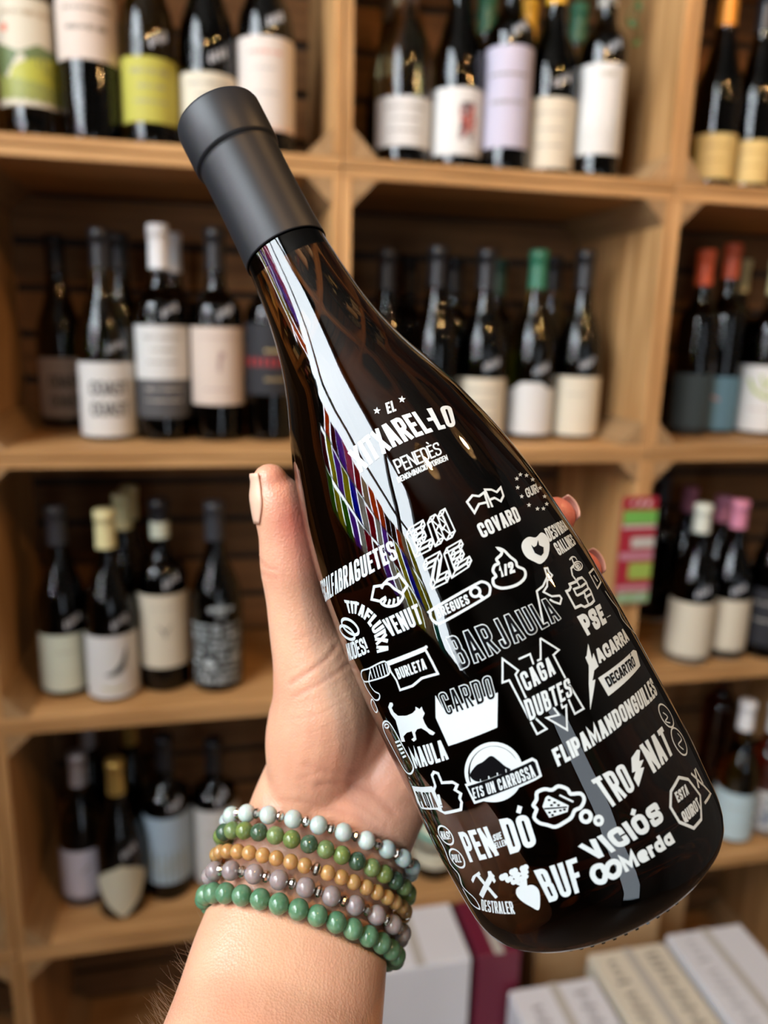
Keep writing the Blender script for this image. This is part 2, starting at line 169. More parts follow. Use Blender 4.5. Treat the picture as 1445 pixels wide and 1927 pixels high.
 ('L','enze',[(-0.0024,112.11),(0.0189,119.0),(0.1294,119.26),(0.1289,117.94),(0.0544,117.73),(0.0514,116.37),(0.1047,116.54),(0.1034,115.22),(0.0485,115.01),(0.0455,113.66),(0.1275,113.99),(0.1272,112.69)],0.42,1,'w',0),
 ('L','enze',[(-0.0429,110.82),(-0.0024,112.11)],0.42,0,'w',0),
 ('L','enze',[(-0.0164,117.79),(0.0189,119.0)],0.42,0,'w',0),
 ('L','enze',[(0.0968,118.09),(0.1294,119.26)],0.42,0,'w',0),
 ('L','enze',[(0.0952,116.76),(0.1289,117.94)],0.42,0,'w',0),
 ('L','enze',[(0.019,116.52),(0.0544,117.73)],0.42,0,'w',0),
 ('L','enze',[(0.015,115.14),(0.0514,116.37)],0.42,0,'w',0),
 ('L','enze',[(0.0693,115.34),(0.1047,116.54)],0.42,0,'w',0),
 ('L','enze',[(0.0671,114.0),(0.1034,115.22)],0.42,0,'w',0),
 ('L','enze',[(0.011,113.77),(0.0485,115.01)],0.42,0,'w',0),
 ('L','enze',[(0.007,112.41),(0.0455,113.66)],0.42,0,'w',0),
 ('L','enze',[(0.0906,112.77),(0.1275,113.99)],0.42,0,'w',0),
 ('L','enze',[(0.0891,111.45),(0.1272,112.69)],0.42,0,'w',0),
 ('T','escalfabraguetes','ESCALFABRAGUETES',[(-1.4472,121.81),(-0.3099,122.8)],[(-1.2842,128.66),(-0.304,128.43)],1.7,'w',0,0.85),
 ('L','handshake',[(-0.5751,113.9),(-0.6431,115.68),(-0.5784,118.7),(-0.5111,117.91),(-0.4497,118.69),(-0.3853,118.12),(-0.3595,118.59),(-0.3377,114.56),(-0.3913,113.32)],0.8,0,'w',0),
 ('L','handshake',[(-0.5276,117.16),(-0.5218,117.35),(-0.5134,117.63),(-0.5041,117.88),(-0.4944,118.01),(-0.4854,117.97),(-0.4748,117.83),(-0.4652,117.61),(-0.4572,117.32),(-0.451,116.96),(-0.446,116.52),(-0.4415,116.01),(-0.4352,115.46),(-0.4243,114.81),(-0.4108,114.07),(-0.3994,113.34),(-0.3947,112.74),(-0.3981,112.28),(-0.408,111.9),(-0.4204,111.6),(-0.4315,111.36),(-0.4419,111.17),(-0.4518,111.04),(-0.4627,110.98),(-0.4751,110.98),(-0.4897,111.06),(-0.5056,111.21),(-0.5218,111.42),(-0.5363,111.66),(-0.5478,111.96),(-0.5581,112.31),(-0.5663,112.67),(-0.573,113.01),(-0.5766,113.32),(-0.5781,113.63),(-0.5771,113.9),(-0.5723,114.11),(-0.5613,114.25),(-0.5464,114.33),(-0.5309,114.37),(-0.5208,114.4)],0.8,0,'w',0),
 ('L','handshake',[(-0.5275,113.87),(-0.5608,113.01)],0.7,0,'w',0),
 ('L','handshake',[(-0.4983,113.22),(-0.5336,111.88)],0.7,0,'w',0),
 ('L','handshake',[(-0.466,112.9),(-0.4943,111.32)],0.7,0,'w',0),
 ('L','handshake',[(-0.4345,112.85),(-0.45,111.3)],0.7,0,'w',0),
 ('T','venut','VENUT',[(-0.6124,103.35),(-0.3437,102.98)],[(-0.6303,108.89),(-0.3285,108.73)],1.9,'w',0,0.95),
 ('T','titafluixa','TITAFLUIXA',[(-0.9452,115.27),(-0.8488,113.91),(-0.7885,111.62),(-0.7568,108.88),(-0.7534,105.88),(-0.7675,103.25),(-0.7967,100.7)],[(-0.929,119.44),(-0.7849,117.1),(-0.7005,113.91),(-0.6503,110.13),(-0.6313,106.44),(-0.6487,102.81),(-0.6921,99.36)],1.15,'w',0,0.575),
 ('L','nudes',[(-0.9225,108.26),(-0.9388,108.19),(-0.9579,108.26),(-0.9795,108.48),(-1.0022,108.84),(-1.0272,109.31),(-1.0506,109.87),(-1.0712,110.51),(-1.09,111.18),(-1.102,111.86),(-1.1097,112.5),(-1.1094,113.07),(-1.1022,113.55),(-1.0882,113.9),(-1.0687,114.12),(-1.0476,114.18),(-1.0236,114.09),(-0.9996,113.85),(-0.9755,113.47),(-0.954,112.99),(-0.9353,112.41),(-0.9196,111.78),(-0.908,111.12),(-0.8997,110.46),(-0.8958,109.84),(-0.8962,109.29),(-0.9011,108.83),(-0.9092,108.48)],1.0,1,'w',0),
 ('L','nudes',[(-1.0,107.36),(-1.0168,107.3),(-1.0363,107.36),(-1.0585,107.55),(-1.083,107.86),(-1.1087,108.27),(-1.1342,108.77),(-1.1594,109.33),(-1.1805,109.92),(-1.1963,110.52),(-1.2054,111.09),(-1.2065,111.59),(-1.1985,112.02),(-1.1825,112.33),(-1.1611,112.52),(-1.1368,112.58),(-1.1111,112.5),(-1.0852,112.29),(-1.0605,111.96),(-1.0372,111.53),(-1.0177,111.03),(-1.0011,110.47),(-0.9885,109.88),(-0.9791,109.3),(-0.975,108.76),(-0.9752,108.27),(-0.9797,107.86),(-0.9872,107.55)],1.0,1,'w',0),
 ('T','nudes','NUDES!',[(-1.2937,101.34),(-0.8722,101.66)],[(-1.1938,106.82),(-0.8677,106.59)],1.0,'w',0,0.5),
 ('L','burleta',[(-0.7464,96.97),(-0.4027,96.45)],0.7,0,'w',0),
 ('F','burleta',[(-0.3902,96.28),(-0.3944,96.1),(-0.4002,96.01),(-0.4062,96.05),(-0.4105,96.21),(-0.4128,96.43),(-0.4115,96.67),(-0.4078,96.85),(-0.402,96.94),(-0.396,96.9),(-0.3911,96.74),(-0.3894,96.52)],'w',0),
 ('L','burleta',[(-0.7393,96.23),(-0.413,95.86),(-0.4083,92.24),(-0.407,88.33),(-0.4644,88.68),(-0.5282,88.95),(-0.6215,87.94),(-0.7378,88.11),(-0.7297,91.1),(-0.7455,94.12)],0.7,1,'w',0),
 ('T','burleta','BURLETA',[(-0.7088,91.11),(-0.4614,90.8)],[(-0.703,94.38),(-0.4495,93.94)],1.1,'w',0,0.55),
 ('L','drum',[(-0.9519,97.2),(-0.973,93.97)],0.45,0,'w',0),
 ('L','drum',[(-0.9084,97.17),(-0.9288,93.91)],0.45,0,'w',0),
 ('L','drum',[(-0.8681,97.13),(-0.8889,93.84)],0.45,0,'w',0),
 ('L','drum',[(-0.831,97.08),(-0.8511,93.75)],0.45,0,'w',0),
 ('L','drum',[(-0.7949,97.02),(-0.8164,93.66)],0.45,0,'w',0),
 ('L','drum',[(-0.7618,96.96),(-0.7827,93.56)],0.45,0,'w',0),
 ('L','drum',[(-1.0951,97.1),(-1.0687,97.35),(-1.0375,97.36),(-1.0015,97.28),(-0.9593,97.26),(-0.9058,97.41),(-0.8457,97.6),(-0.7938,97.68),(-0.7595,97.54),(-0.7465,97.04),(-0.7445,96.32),(-0.7498,95.54),(-0.7554,94.9),(-0.7579,94.43),(-0.7609,94.03),(-0.77,93.71),(-0.7879,93.49),(-0.8228,93.4),(-0.8732,93.4),(-0.9307,93.44),(-0.9822,93.5),(-1.0265,93.52),(-1.0684,93.55),(-1.1034,93.67),(-1.1288,93.98),(-1.139,94.64),(-1.1339,95.55),(-1.1181,96.46)],0.5,1,'w',0),
 ('L','drum',[(-1.1368,94.01),(-1.1386,93.56),(-1.1401,92.91),(-1.1401,92.16),(-1.136,91.36),(-1.1264,90.45),(-1.1151,89.4),(-1.1011,88.43),(-1.0863,87.74),(-1.0682,87.39),(-1.0491,87.27),(-1.0302,87.3),(-1.0142,87.43),(-1.0008,87.67),(-0.9866,88.06),(-0.9776,88.49),(-0.9744,88.89),(-0.9808,89.2),(-0.9954,89.47),(-1.0126,89.79),(-1.0271,90.22),(-1.0378,90.82),(-1.0474,91.53),(-1.0529,92.3),(-1.0501,93.08),(-1.0326,93.95),(-1.0065,94.88),(-0.98,95.71),(-0.9637,96.28)],0.5,0,'w',0),
 ('L','drum',[(-1.1168,87.83),(-1.1102,87.24),(-1.1078,86.23),(-1.109,85.15),(-1.1148,84.37),(-1.1267,83.92),(-1.1455,83.62),(-1.167,83.51),(-1.1816,83.64),(-1.1918,84.11),(-1.1976,84.89),(-1.1973,85.75),(-1.1913,86.45),(-1.1759,87.02),(-1.1526,87.55),(-1.1301,87.87)],0.5,1,'w',0),
 ('F','cat',[(-0.8959,85.58),(-0.8668,85.35),(-0.8705,84.57),(-0.901,83.87),(-0.9014,82.54),(-0.873,81.12),(-0.7904,80.44),(-0.7257,80.56),(-0.6865,81.17),(-0.6739,82.06),(-0.6509,80.99),(-0.6261,81.45),(-0.6299,80.47),(-0.6265,79.39),(-0.6592,78.36),(-0.6635,76.81),(-0.6577,75.1),(-0.6191,73.23),(-0.6417,72.73),(-0.6646,73.25),(-0.6778,74.31),(-0.71,75.7),(-0.7494,75.77),(-0.7832,74.96),(-0.7996,72.93),(-0.8354,72.49),(-0.8497,73.31),(-0.8158,73.72),(-0.8072,75.63),(-0.8628,75.6),(-0.9183,74.74),(-0.9286,73.05),(-0.9737,73.26),(-0.9502,75.91),(-0.9343,78.18),(-0.922,79.99),(-0.944,82.28),(-0.9374,84.39)],'w',0),
 ('T','maula','MAULA',[(-0.9583,64.46),(-0.6117,64.93)],[(-0.9288,70.78),(-0.5902,70.75)],1.9,'w',0,0.95),
 ('F','cardo',[(-0.4903,83.09),(-0.5625,77.12),(-0.5694,68.43),(-0.2126,68.21),(-0.1111,76.7),(-0.1627,77.04),(-0.3414,78.0),(-0.4765,77.11)],'w',0),
 ('T','cardo','CARDO',[(-0.4817,76.42),(-0.1347,75.51)],[(-0.4741,83.34),(-0.1011,82.16)],2.7,'w',0,1.3),
 ('T','cardo','CARDO',[(-0.4817,76.42),(-0.1347,75.51)],[(-0.4741,83.34),(-0.1011,82.16)],1.5,'k',1,1.3),
 ('T','barjaula','BARJAULA',[(-0.2618,86.54),(0.4867,86.21)],[(-0.256,96.62),(0.4796,93.52)],3.0,'w',0,1.5),
 ('T','barjaula','BARJAULA',[(-0.2618,86.54),(0.4867,86.21)],[(-0.256,96.62),(0.4796,93.52)],1.9,'k',1,1.5),
 ('L','barjaula',[(0.3482,87.25),(0.4238,96.47),(0.486,96.87),(0.553,98.59),(0.5699,100.99),(0.5939,100.69),(0.5864,99.59),(0.5977,98.29),(0.5588,97.47),(0.5402,97.82),(0.5147,96.29),(0.466,95.34),(0.5063,93.11),(0.5654,92.14),(0.5692,91.19),(0.5349,90.07),(0.4988,91.46),(0.48,92.65)],0.6,0,'w',0),
 ('L','bregues',[(-0.249,105.33),(-0.1535,105.65),(-0.0269,105.96),(0.0706,106.13),(0.1103,106.14),(0.1206,106.04),(0.1275,105.8),(0.1401,105.35),(0.1489,104.75),(0.1527,104.13),(0.1503,103.49),(0.1429,102.82),(0.1323,102.28),(0.1273,101.96),(0.119,101.75),(0.0826,101.56),(-0.0079,101.29),(-0.1257,100.99),(-0.2168,100.81),(-0.2525,100.86),(-0.2597,101.06),(-0.2636,101.39),(-0.2729,101.89),(-0.2789,102.52),(-0.2821,103.11),(-0.2822,103.63),(-0.2786,104.13),(-0.2735,104.55),(-0.278,104.85),(-0.2803,105.08)],0.75,1,'w',0),
 ('T','bregues','BREGUES',[(-0.2403,102.2),(-0.01,102.17)],[(-0.2352,105.05),(-0.0044,104.9)],1.15,'w',0,0.575),
 ('L','bregues',[(0.079,103.72),(0.075,103.48),(0.0699,103.27),(0.064,103.12),(0.0574,103.03),(0.0505,103.0),(0.0438,103.04),(0.0373,103.14),(0.0316,103.31),(0.0269,103.52),(0.0235,103.77),(0.0214,104.06),(0.0208,104.35),(0.0218,104.64),(0.0243,104.92),(0.0282,105.17),(0.0332,105.38),(0.0392,105.53),(0.0458,105.62),(0.0527,105.65),(0.0597,105.61),(0.0661,105.51),(0.0717,105.34),(0.0766,105.13),(0.08,104.87),(0.0821,104.59),(0.0826,104.29),(0.0814,104.0)],0.8,1,'w',0),
 ('L','bregues',[(0.0643,103.13),(0.0802,101.48)],1.0,0,'w',0),
 ('L','fist',[(0.6365,92.21),(0.6684,92.04),(0.6944,92.62),(0.6962,93.46),(0.78,93.0),(0.8047,93.42),(0.8599,93.11),(0.8766,91.25),(0.8636,89.84),(0.8693,88.5),(0.8471,85.48),(0.7997,85.2),(0.7173,85.54),(0.6932,86.57),(0.6333,86.84)],0.8,1,'w',0),
 ('L','fist',[(0.7037,89.5),(0.7919,89.2),(0.7777,87.68),(0.7692,85.74)],0.7,0,'w',0),
 ('L','fist',[(0.7785,92.95),(0.7797,91.16),(0.7086,91.6),(0.7037,89.5)],0.7,0,'w',0),
 ('L','fist',[(0.79,90.99),(0.8734,91.12)],0.7,0,'w',0),
 ('L','fist',[(0.7816,89.37),(0.8685,89.41)],0.7,0,'w',0),
 ('L','fist',[(0.7643,87.73),(0.87,87.6)],0.7,0,'w',0),
 ('L','fist',[(0.78,93.0),(0.7713,95.19),(0.7969,97.1),(0.8473,97.43)],0.7,0,'w',0),
 ('L','fist',[(0.87,99.64),(0.8583,97.99),(0.8735,95.44)],0.7,0,'w',0),
 ('L','fist',[(0.947,95.9),(0.9372,95.68),(0.9258,95.51),(0.913,95.39),(0.899,95.34),(0.8849,95.35),(0.871,95.43),(0.8595,95.56),(0.8495,95.75),(0.8411,95.98),(0.8345,96.25),(0.8318,96.53),(0.8309,96.83),(0.8339,97.11),(0.8387,97.37),(0.8463,97.6),(0.8565,97.78),(0.8682,97.9),(0.8812,97.96),(0.8953,97.95),(0.9093,97.88),(0.923,97.74),(0.9353,97.55),(0.9447,97.31),(0.9525,97.04),(0.9563,96.75),(0.9572,96.45),(0.9541,96.16)],0.45,1,'w',0),
 ('L','fist',[(0.9213,96.23),(0.9168,96.1),(0.9098,96.0),(0.9027,95.93),(0.8954,95.9),(0.8871,95.91),(0.8788,95.95),(0.8718,96.03),(0.866,96.14),(0.8607,96.27),(0.8578,96.42),(0.8564,96.58),(0.8554,96.75),(0.857,96.92),(0.8601,97.07),(0.8645,97.19),(0.8704,97.3),(0.8775,97.37),(0.8848,97.4),(0.8932,97.39),(0.9004,97.36),(0.9085,97.28),(0.9154,97.17),(0.9208,97.03),(0.9247,96.87),(0.9261,96.71),(0.9271,96.54),(0.9255,96.38)],0.4,1,'w',0),
 ('L','fist',[(0.9005,96.51),(0.899,96.47),(0.8963,96.44),(0.8936,96.41),(0.8919,96.4),(0.8891,96.4),(0.8864,96.42),(0.8836,96.44),(0.8821,96.48),(0.8796,96.53),(0.8793,96.57),(0.8782,96.63),(0.8782,96.69),(0.8784,96.74),(0.8798,96.79),(0.8813,96.83),(0.8828,96.87),(0.8856,96.89),(0.8884,96.9),(0.8912,96.9),(0.8939,96.88),(0.8955,96.86),(0.8982,96.82),(0.8996,96.78),(0.9009,96.73),(0.9021,96.67),(0.9021,96.61),(0.9008,96.56)],0.4,1,'w',0),
 ('L','fist',[(0.8321,99.45),(0.8396,99.53),(0.8512,99.66),(0.8631,99.78),(0.8757,99.82),(0.886,99.8),(0.8984,99.71),(0.9083,99.58),(0.9165,99.4),(0.9205,99.13),(0.9216,98.78),(0.9224,98.45),(0.9223,98.23)],0.5,0,'w',0),
 ('T','pse','PSE',[(0.608,78.24),(0.8535,78.0)],[(0.6073,84.46),(0.8934,83.69)],2.1,'w',0,1.05),
 ('F','pse',[(0.9009,79.05),(0.8965,79.0),(0.8899,79.04),(0.8872,79.15),(0.8877,79.26),(0.8921,79.31),(0.8976,79.28),(0.9013,79.17)],'w',0),
 ('F','pse',[(0.9215,78.97),(0.9172,78.92),(0.9106,78.96),(0.9079,79.06),(0.9084,79.18),(0.9127,79.23),(0.9182,79.2),(0.922,79.09)],'w',0),
 ('F','pse',[(0.9444,78.87),(0.9389,78.82),(0.9323,78.87),(0.9286,78.98),(0.9301,79.09),(0.9345,79.14),(0.9411,79.1),(0.9448,78.99)],'w',0),
 ('F','macarra',[(0.5823,76.44),(0.5249,73.8),(0.5071,73.54),(0.5023,71.18),(0.4361,66.89),(0.3594,60.69),(0.4959,66.93),(0.4712,67.05),(0.5208,69.16),(0.5675,69.42),(0.5829,73.34),(0.5493,72.1)],'w',0),
 ('T','macarra','ACARRA',[(0.5856,69.87),(1.0284,69.26)],[(0.5987,73.78),(1.0406,73.3)],1.2,'w',0,0.6),
 ('F','decartro',[(0.5192,66.79),(0.9989,66.44),(1.0418,65.42),(0.9775,61.48),(0.5244,61.01)],'w',0),
 ('T','decartro','DECARTRÓ',[(0.5611,62.87),(0.9148,62.59)],[(0.5617,65.84),(0.9394,65.57)],0.65,'k',1,0.325),
 ('L','arrows',[(0.01,84.41),(0.0635,79.61),(0.0368,78.95),(0.0327,76.52),(0.0258,69.47),(0.0222,66.12),(0.0546,62.1),(-0.0115,62.03),(-0.0132,78.36),(-0.0571,78.63)],0.55,1,'w',0),
 ('L','arrows',[(0.2868,84.54),(0.3615,79.19),(0.3111,78.73),(0.3094,71.74),(0.3232,61.93),(0.2552,61.97),(0.2626,66.2)],0.55,0,'w',0),
 ('L','arrows',[(0.2868,84.54),(0.2236,79.45),(0.1985,79.51)],0.55,0,'w',0),
 ('L','arrows',[(0.0985,82.3),(0.1778,82.08),(0.1668,79.16)],0.55,0,'w',0),
 ('L','arrows',[(0.1536,66.24),(0.1617,63.86),(0.0854,64.69),(0.1644,59.25),(0.23,65.08),(0.2026,65.09),(0.2136,67.66)],0.55,0,'w',0),
 ('T','caga','CAGA',[(0.0485,73.47),(0.2672,73.99)],[(0.0569,78.81),(0.2854,78.99)],2.6,'k',1,0.85),
 ('T','caga','DUBTES',[(-0.0146,66.0),(0.2997,66.58)],[(0.0059,71.79),(0.3314,71.36)],2.6,'k',1,0.85),
 ('T','caga','CAGA',[(0.0485,73.47),(0.2672,73.99)],[(0.0569,78.81),(0.2854,78.99)],1.6,'w',2,0.85),
 ('T','caga','DUBTES',[(-0.0146,66.0),(0.2997,66.58)],[(0.0059,71.79),(0.3314,71.36)],1.6,'w',2,0.85),
 ('T','flipamandonguilles','FLIPAMANDONGUILLES',[(0.0095,51.73),(0.2448,51.8),(0.5342,52.46),(1.0157,51.36)],[(0.0206,56.54),(0.2549,56.79),(0.5516,57.17),(1.0465,56.46)],1.55,'w',0,0.775),
 ('T','tronat','TRO',[(0.1811,35.38),(0.385,36.04)],[(0.1514,44.46),(0.3925,43.81)],2.5,'w',0,1.25),
 ('T','tronat','NAT',[(0.5576,36.34),(0.8156,36.35)],[(0.5592,44.84),(0.8445,44.31)],2.5,'w',0,1.25),
 ('F','tronat',[(0.5286,44.37),(0.4602,43.51),(0.4158,40.16),(0.444,39.93),(0.4068,38.65),(0.4093,36.07),(0.5147,39.36),(0.4862,39.83),(0.5384,41.08),(0.5021,41.5),(0.5482,43.76)],'w',0),
 ('L','badge',[(-0.2043,54.6),(-0.2188,53.54),(-0.2364,52.6),(-0.2576,51.74),(-0.281,51.04),(-0.3068,50.47),(-0.3342,50.07),(-0.363,49.82),(-0.3918,49.76),(-0.4205,49.88),(-0.4485,50.16),(-0.4742,50.62),(-0.4983,51.24),(-0.519,52.01),(-0.5359,52.92),(-0.5479,53.97),(-0.5554,55.09),(-0.5582,56.28),(-0.5553,57.51),(-0.5475,58.75),(-0.5354,59.94),(-0.5179,61.08),(-0.4971,62.12),(-0.4735,63.03),(-0.4472,63.8),(-0.419,64.4),(-0.3902,64.81),(-0.3611,65.03),(-0.3325,65.05),(-0.3048,64.88),(-0.2789,64.52),(-0.2553,63.97),(-0.2346,63.26),(-0.2169,62.42),(-0.203,61.45),(-0.1928,60.38),(-0.1867,59.25),(-0.1849,58.07),(-0.1873,56.89),(-0.1938,55.73)],1.1,1,'w',0),
 ('F','badge',[(-0.505,59.98),(-0.4951,60.73),(-0.4832,61.43),(-0.4704,62.04),(-0.4545,62.61),(-0.4362,63.14),(-0.4159,63.61),(-0.3944,64.0),(-0.3738,64.24),(-0.3528,64.37),(-0.3316,64.37),(-0.3109,64.26),(-0.2916,64.02),(-0.2732,63.64),(-0.2559,63.11),(-0.24,62.51),(-0.2269,61.86),(-0.2172,61.15),(-0.2096,60.38),(-0.2041,59.6),(-0.2005,58.83),(-0.1974,58.03),(-0.1955,57.18),(-0.1968,56.45),(-0.2042,55.91),(-0.2192,55.66),(-0.2402,55.61),(-0.2647,55.67),(-0.291,55.72),(-0.3194,55.74),(-0.3508,55.81),(-0.3837,55.87),(-0.415,55.95),(-0.447,55.97),(-0.4806,55.94),(-0.5102,56.01),(-0.5296,56.33),(-0.5343,57.03),(-0.5282,58.0),(-0.5164,59.06)],'w',0),
 ('F','badge',[(-0.5216,58.67),(-0.5112,59.25),(-0.4926,59.84),(-0.4709,60.36),(-0.4521,60.75),(-0.4376,60.95),(-0.4243,61.01),(-0.4108,61.03),(-0.3966,61.11),(-0.3797,61.33),(-0.3621,61.6),(-0.345,61.82),(-0.331,61.83),(-0.321,61.59),(-0.3139,61.16),(-0.3081,60.64),(-0.3022,60.12),(-0.2958,59.6),(-0.2904,59.01),(-0.2848,58.44),(-0.2793,57.91),(-0.2713,57.4),(-0.2613,56.91),(-0.2549,56.5),(-0.2578,56.21),(-0.2729,56.09),(-0.2971,56.09),(-0.3258,56.15),(-0.3546,56.21),(-0.3863,56.19),(-0.4219,56.15),(-0.4566,56.16),(-0.4839,56.33),(-0.5029,56.75),(-0.5154,57.37),(-0.5221,58.05)],'k',1),
 ('F','badge',[(-0.5855,56.88),(-0.1031,56.98),(-0.0848,55.76),(-0.1007,51.34),(-0.141,51.1),(-0.5881,50.78)],'w',1),
 ('F','badge',[(-0.5733,56.11),(-0.1097,56.17),(-0.1012,55.51),(-0.1148,51.98),(-0.141,51.81),(-0.5686,51.54)],'k',2),
 ('T','badge','ETS UN CARROSSA',[(-0.569,52.27),(-0.1332,52.01)],[(-0.5497,55.23),(-0.1251,55.41)],1.15,'w',3,0.575),
 ('F','badge',[(-0.5174,51.19),(-0.4987,51.29),(-0.4669,51.3),(-0.4314,51.26),(-0.3996,51.21),(-0.3699,51.19),(-0.339,51.17),(-0.3134,51.09),(-0.2982,50.94),(-0.2969,50.65),(-0.3056,50.26),(-0.32,49.86),(-0.3346,49.58),(-0.3503,49.43),(-0.3692,49.34),(-0.3893,49.31),(-0.408,49.33),(-0.4249,49.43),(-0.4416,49.58),(-0.4576,49.78),(-0.4725,50.0),(-0.489,50.28),(-0.5063,50.63),(-0.5186,50.95)],'w',1),
 ('L','cloud',[(-0.1964,46.26),(-0.1893,46.83),(-0.1837,47.46),(-0.1749,47.91),(-0.1596,48.07),(-0.1411,48.05),(-0.124,47.92),(-0.1105,47.6),(-0.0982,47.16),(-0.0853,46.87),(-0.0706,46.91),(-0.0552,47.08),(-0.0404,47.04),(-0.0254,46.6),(-0.0109,45.93),(-0.0003,45.29),(0.0022,44.75),(0.0009,44.23),(0.0048,43.76),(0.0205,43.42),(0.0417,43.09),(0.0574,42.7),(0.0644,42.12),(0.066,41.44),(0.0624,40.83),(0.0521,40.26),(0.0364,39.76),(0.021,39.41),(0.0074,39.35),(-0.0061,39.45),(-0.0193,39.41),(-0.0314,39.05),(-0.0432,38.56),(-0.0566,38.16),(-0.0722,37.95),(-0.0894,37.84),(-0.1078,37.75),(-0.1283,37.63),(-0.1499,37.55),(-0.169,37.61),(-0.1835,37.93),(-0.1954,38.42),(-0.2073,38.9),(-0.2209,39.32),(-0.2347,39.73),(-0.246,40.19),(-0.2544,40.78),(-0.2601,41.45),(-0.2604,42.09),(-0.2504,42.71),(-0.235,43.29),(-0.2243,43.82),(-0.225,44.28),(-0.2302,44.72),(-0.2309,45.12),(-0.2221,45.49),(-0.2086,45.84)],1.0,1,'w',0),
 ('L','cloud',[(0.0505,36.04),(0.0446,35.7),(0.0366,35.44),(0.0275,35.28),(0.0179,35.28),(0.0089,35.4),(0.0014,35.65),(-0.004,35.98),(-0.0066,36.4),(-0.0063,36.82),(-0.0031,37.25),(0.0028,37.61),(0.0107,37.87),(0.02,38.01),(0.0295,38.03),(0.0385,37.91),(0.0461,37.64),(0.0514,37.31),(0.0541,36.89),(0.0537,36.47)],1.1,1,'w',0),
 ('L','cloud',[(0.1009,33.71),(0.0951,33.4),(0.0873,33.21),(0.0787,33.14),(0.0704,33.26),(0.0638,33.49),(0.0599,33.84),(0.0593,34.23),(0.0621,34.61),(0.0677,34.94),(0.0756,35.13),(0.0841,35.19),(0.0925,35.08),(0.099,34.85),(0.103,34.5),(0.1037,34.09)],1.0,1,'w',0),
 ('L','cloud',[(-0.0597,44.81),(-0.0032,41.58)],0.5,0,'w',0),
 ('F','cloud',[(-0.1836,43.88),(-0.1417,45.79),(-0.1222,45.98),(-0.0377,41.27),(-0.0616,39.91),(-0.1763,40.45)],'w',0),
 ('F','cloud',[(-0.1781,43.43),(-0.0506,41.31),(-0.0496,40.94),(-0.1804,43.0)],'k',1),
 ('F','cloud',[(-0.1203,44.64),(-0.1251,44.49),(-0.1321,44.54),(-0.1374,44.73),(-0.1375,45.0),(-0.1327,45.15),(-0.1256,45.1),(-0.1204,44.91)],'k',1),
 ('F','cloud',[(-0.0982,43.43),(-0.1031,43.28),(-0.1101,43.33),(-0.1153,43.52),(-0.1155,43.79),(-0.1106,43.94),(-0.1036,43.89),(-0.0985,43.68)],'k',1),
 ('F','cloud',[(-0.1215,43.14),(-0.1263,43.0),(-0.1335,43.02),(-0.1386,43.24),(-0.1389,43.48),(-0.1339,43.65),(-0.1269,43.6),(-0.1218,43.39)],'k',1),
 ('F','cloud',[(-0.0838,42.38),(-0.0886,42.23),(-0.0958,42.25),(-0.1009,42.46),(-0.101,42.73),(-0.0962,42.88),(-0.0891,42.83),(-0.084,42.62)],'k',1),
 ('F','cloud',[(-0.1527,41.58),(-0.1575,41.43),(-0.1647,41.46),(-0.1698,41.67),(-0.1701,41.92),(-0.1653,42.06),(-0.1581,42.04),(-0.153,41.83)],'k',1),
 ('F','cloud',[(-0.1207,41.24),(-0.1256,41.09),(-0.1327,41.12),(-0.1378,41.33),(-0.138,41.59),(-0.1332,41.74),(-0.1261,41.7),(-0.121,41.49)],'k',1),
 ('F','cloud',[(-0.0878,40.87),(-0.0927,40.72),(-0.0997,40.77),(-0.1049,40.96),(-0.1051,41.22),(-0.1002,41.37),(-0.0932,41.32),(-0.0881,41.11)],'k',1),
 ('F','cloud',[(-0.0637,40.65),(-0.0685,40.5),(-0.0755,40.54),(-0.0807,40.75),(-0.0808,41.02),(-0.076,41.16),(-0.069,41.12),(-0.0638,40.91)],'k',1),
 ('F','cloud',[(-0.1435,40.65),(-0.1485,40.48),(-0.1555,40.53),(-0.1608,40.72),(-0.1609,40.98),(-0.1561,41.13),(-0.1489,41.1),(-0.1438,40.89)],'k',1),
 ('T','pendo','PEN',[(-0.8647,34.22),(-0.5941,35.18)],[(-0.8382,43.61),(-0.5799,43.82)],2.6,'w',0,1.3),
 ('T','pendo','DÓ',[(-0.5156,34.67),(-0.32,34.93)],[(-0.4774,44.76),(-0.2873,43.62)],2.8,'w',0,1.4),
 ('T','pendo','SUE',[(-0.5836,39.17),(-0.5159,39.46)],[(-0.5684,41.09),(-0.504,41.37)],0.7,'w',0,0.35),
 ('T','pendo','ELLEN',[(-0.5945,37.1),(-0.5004,37.36)],[(-0.5845,38.83),(-0.4937,39.09)],0.7,'w',0,0.35),
 ('T','vicios','VICIÓS',[(-0.0526,25.24),(0.474,24.34)],[(-0.0988,30.7),(0.4765,30.09)],2.7,'w',0,1.35),
 ('T','merda','Merda',[(0.0856,18.59),(0.4741,17.76)],[(0.0858,23.07),(0.4693,21.89)],1.4,'w',0,0.7),
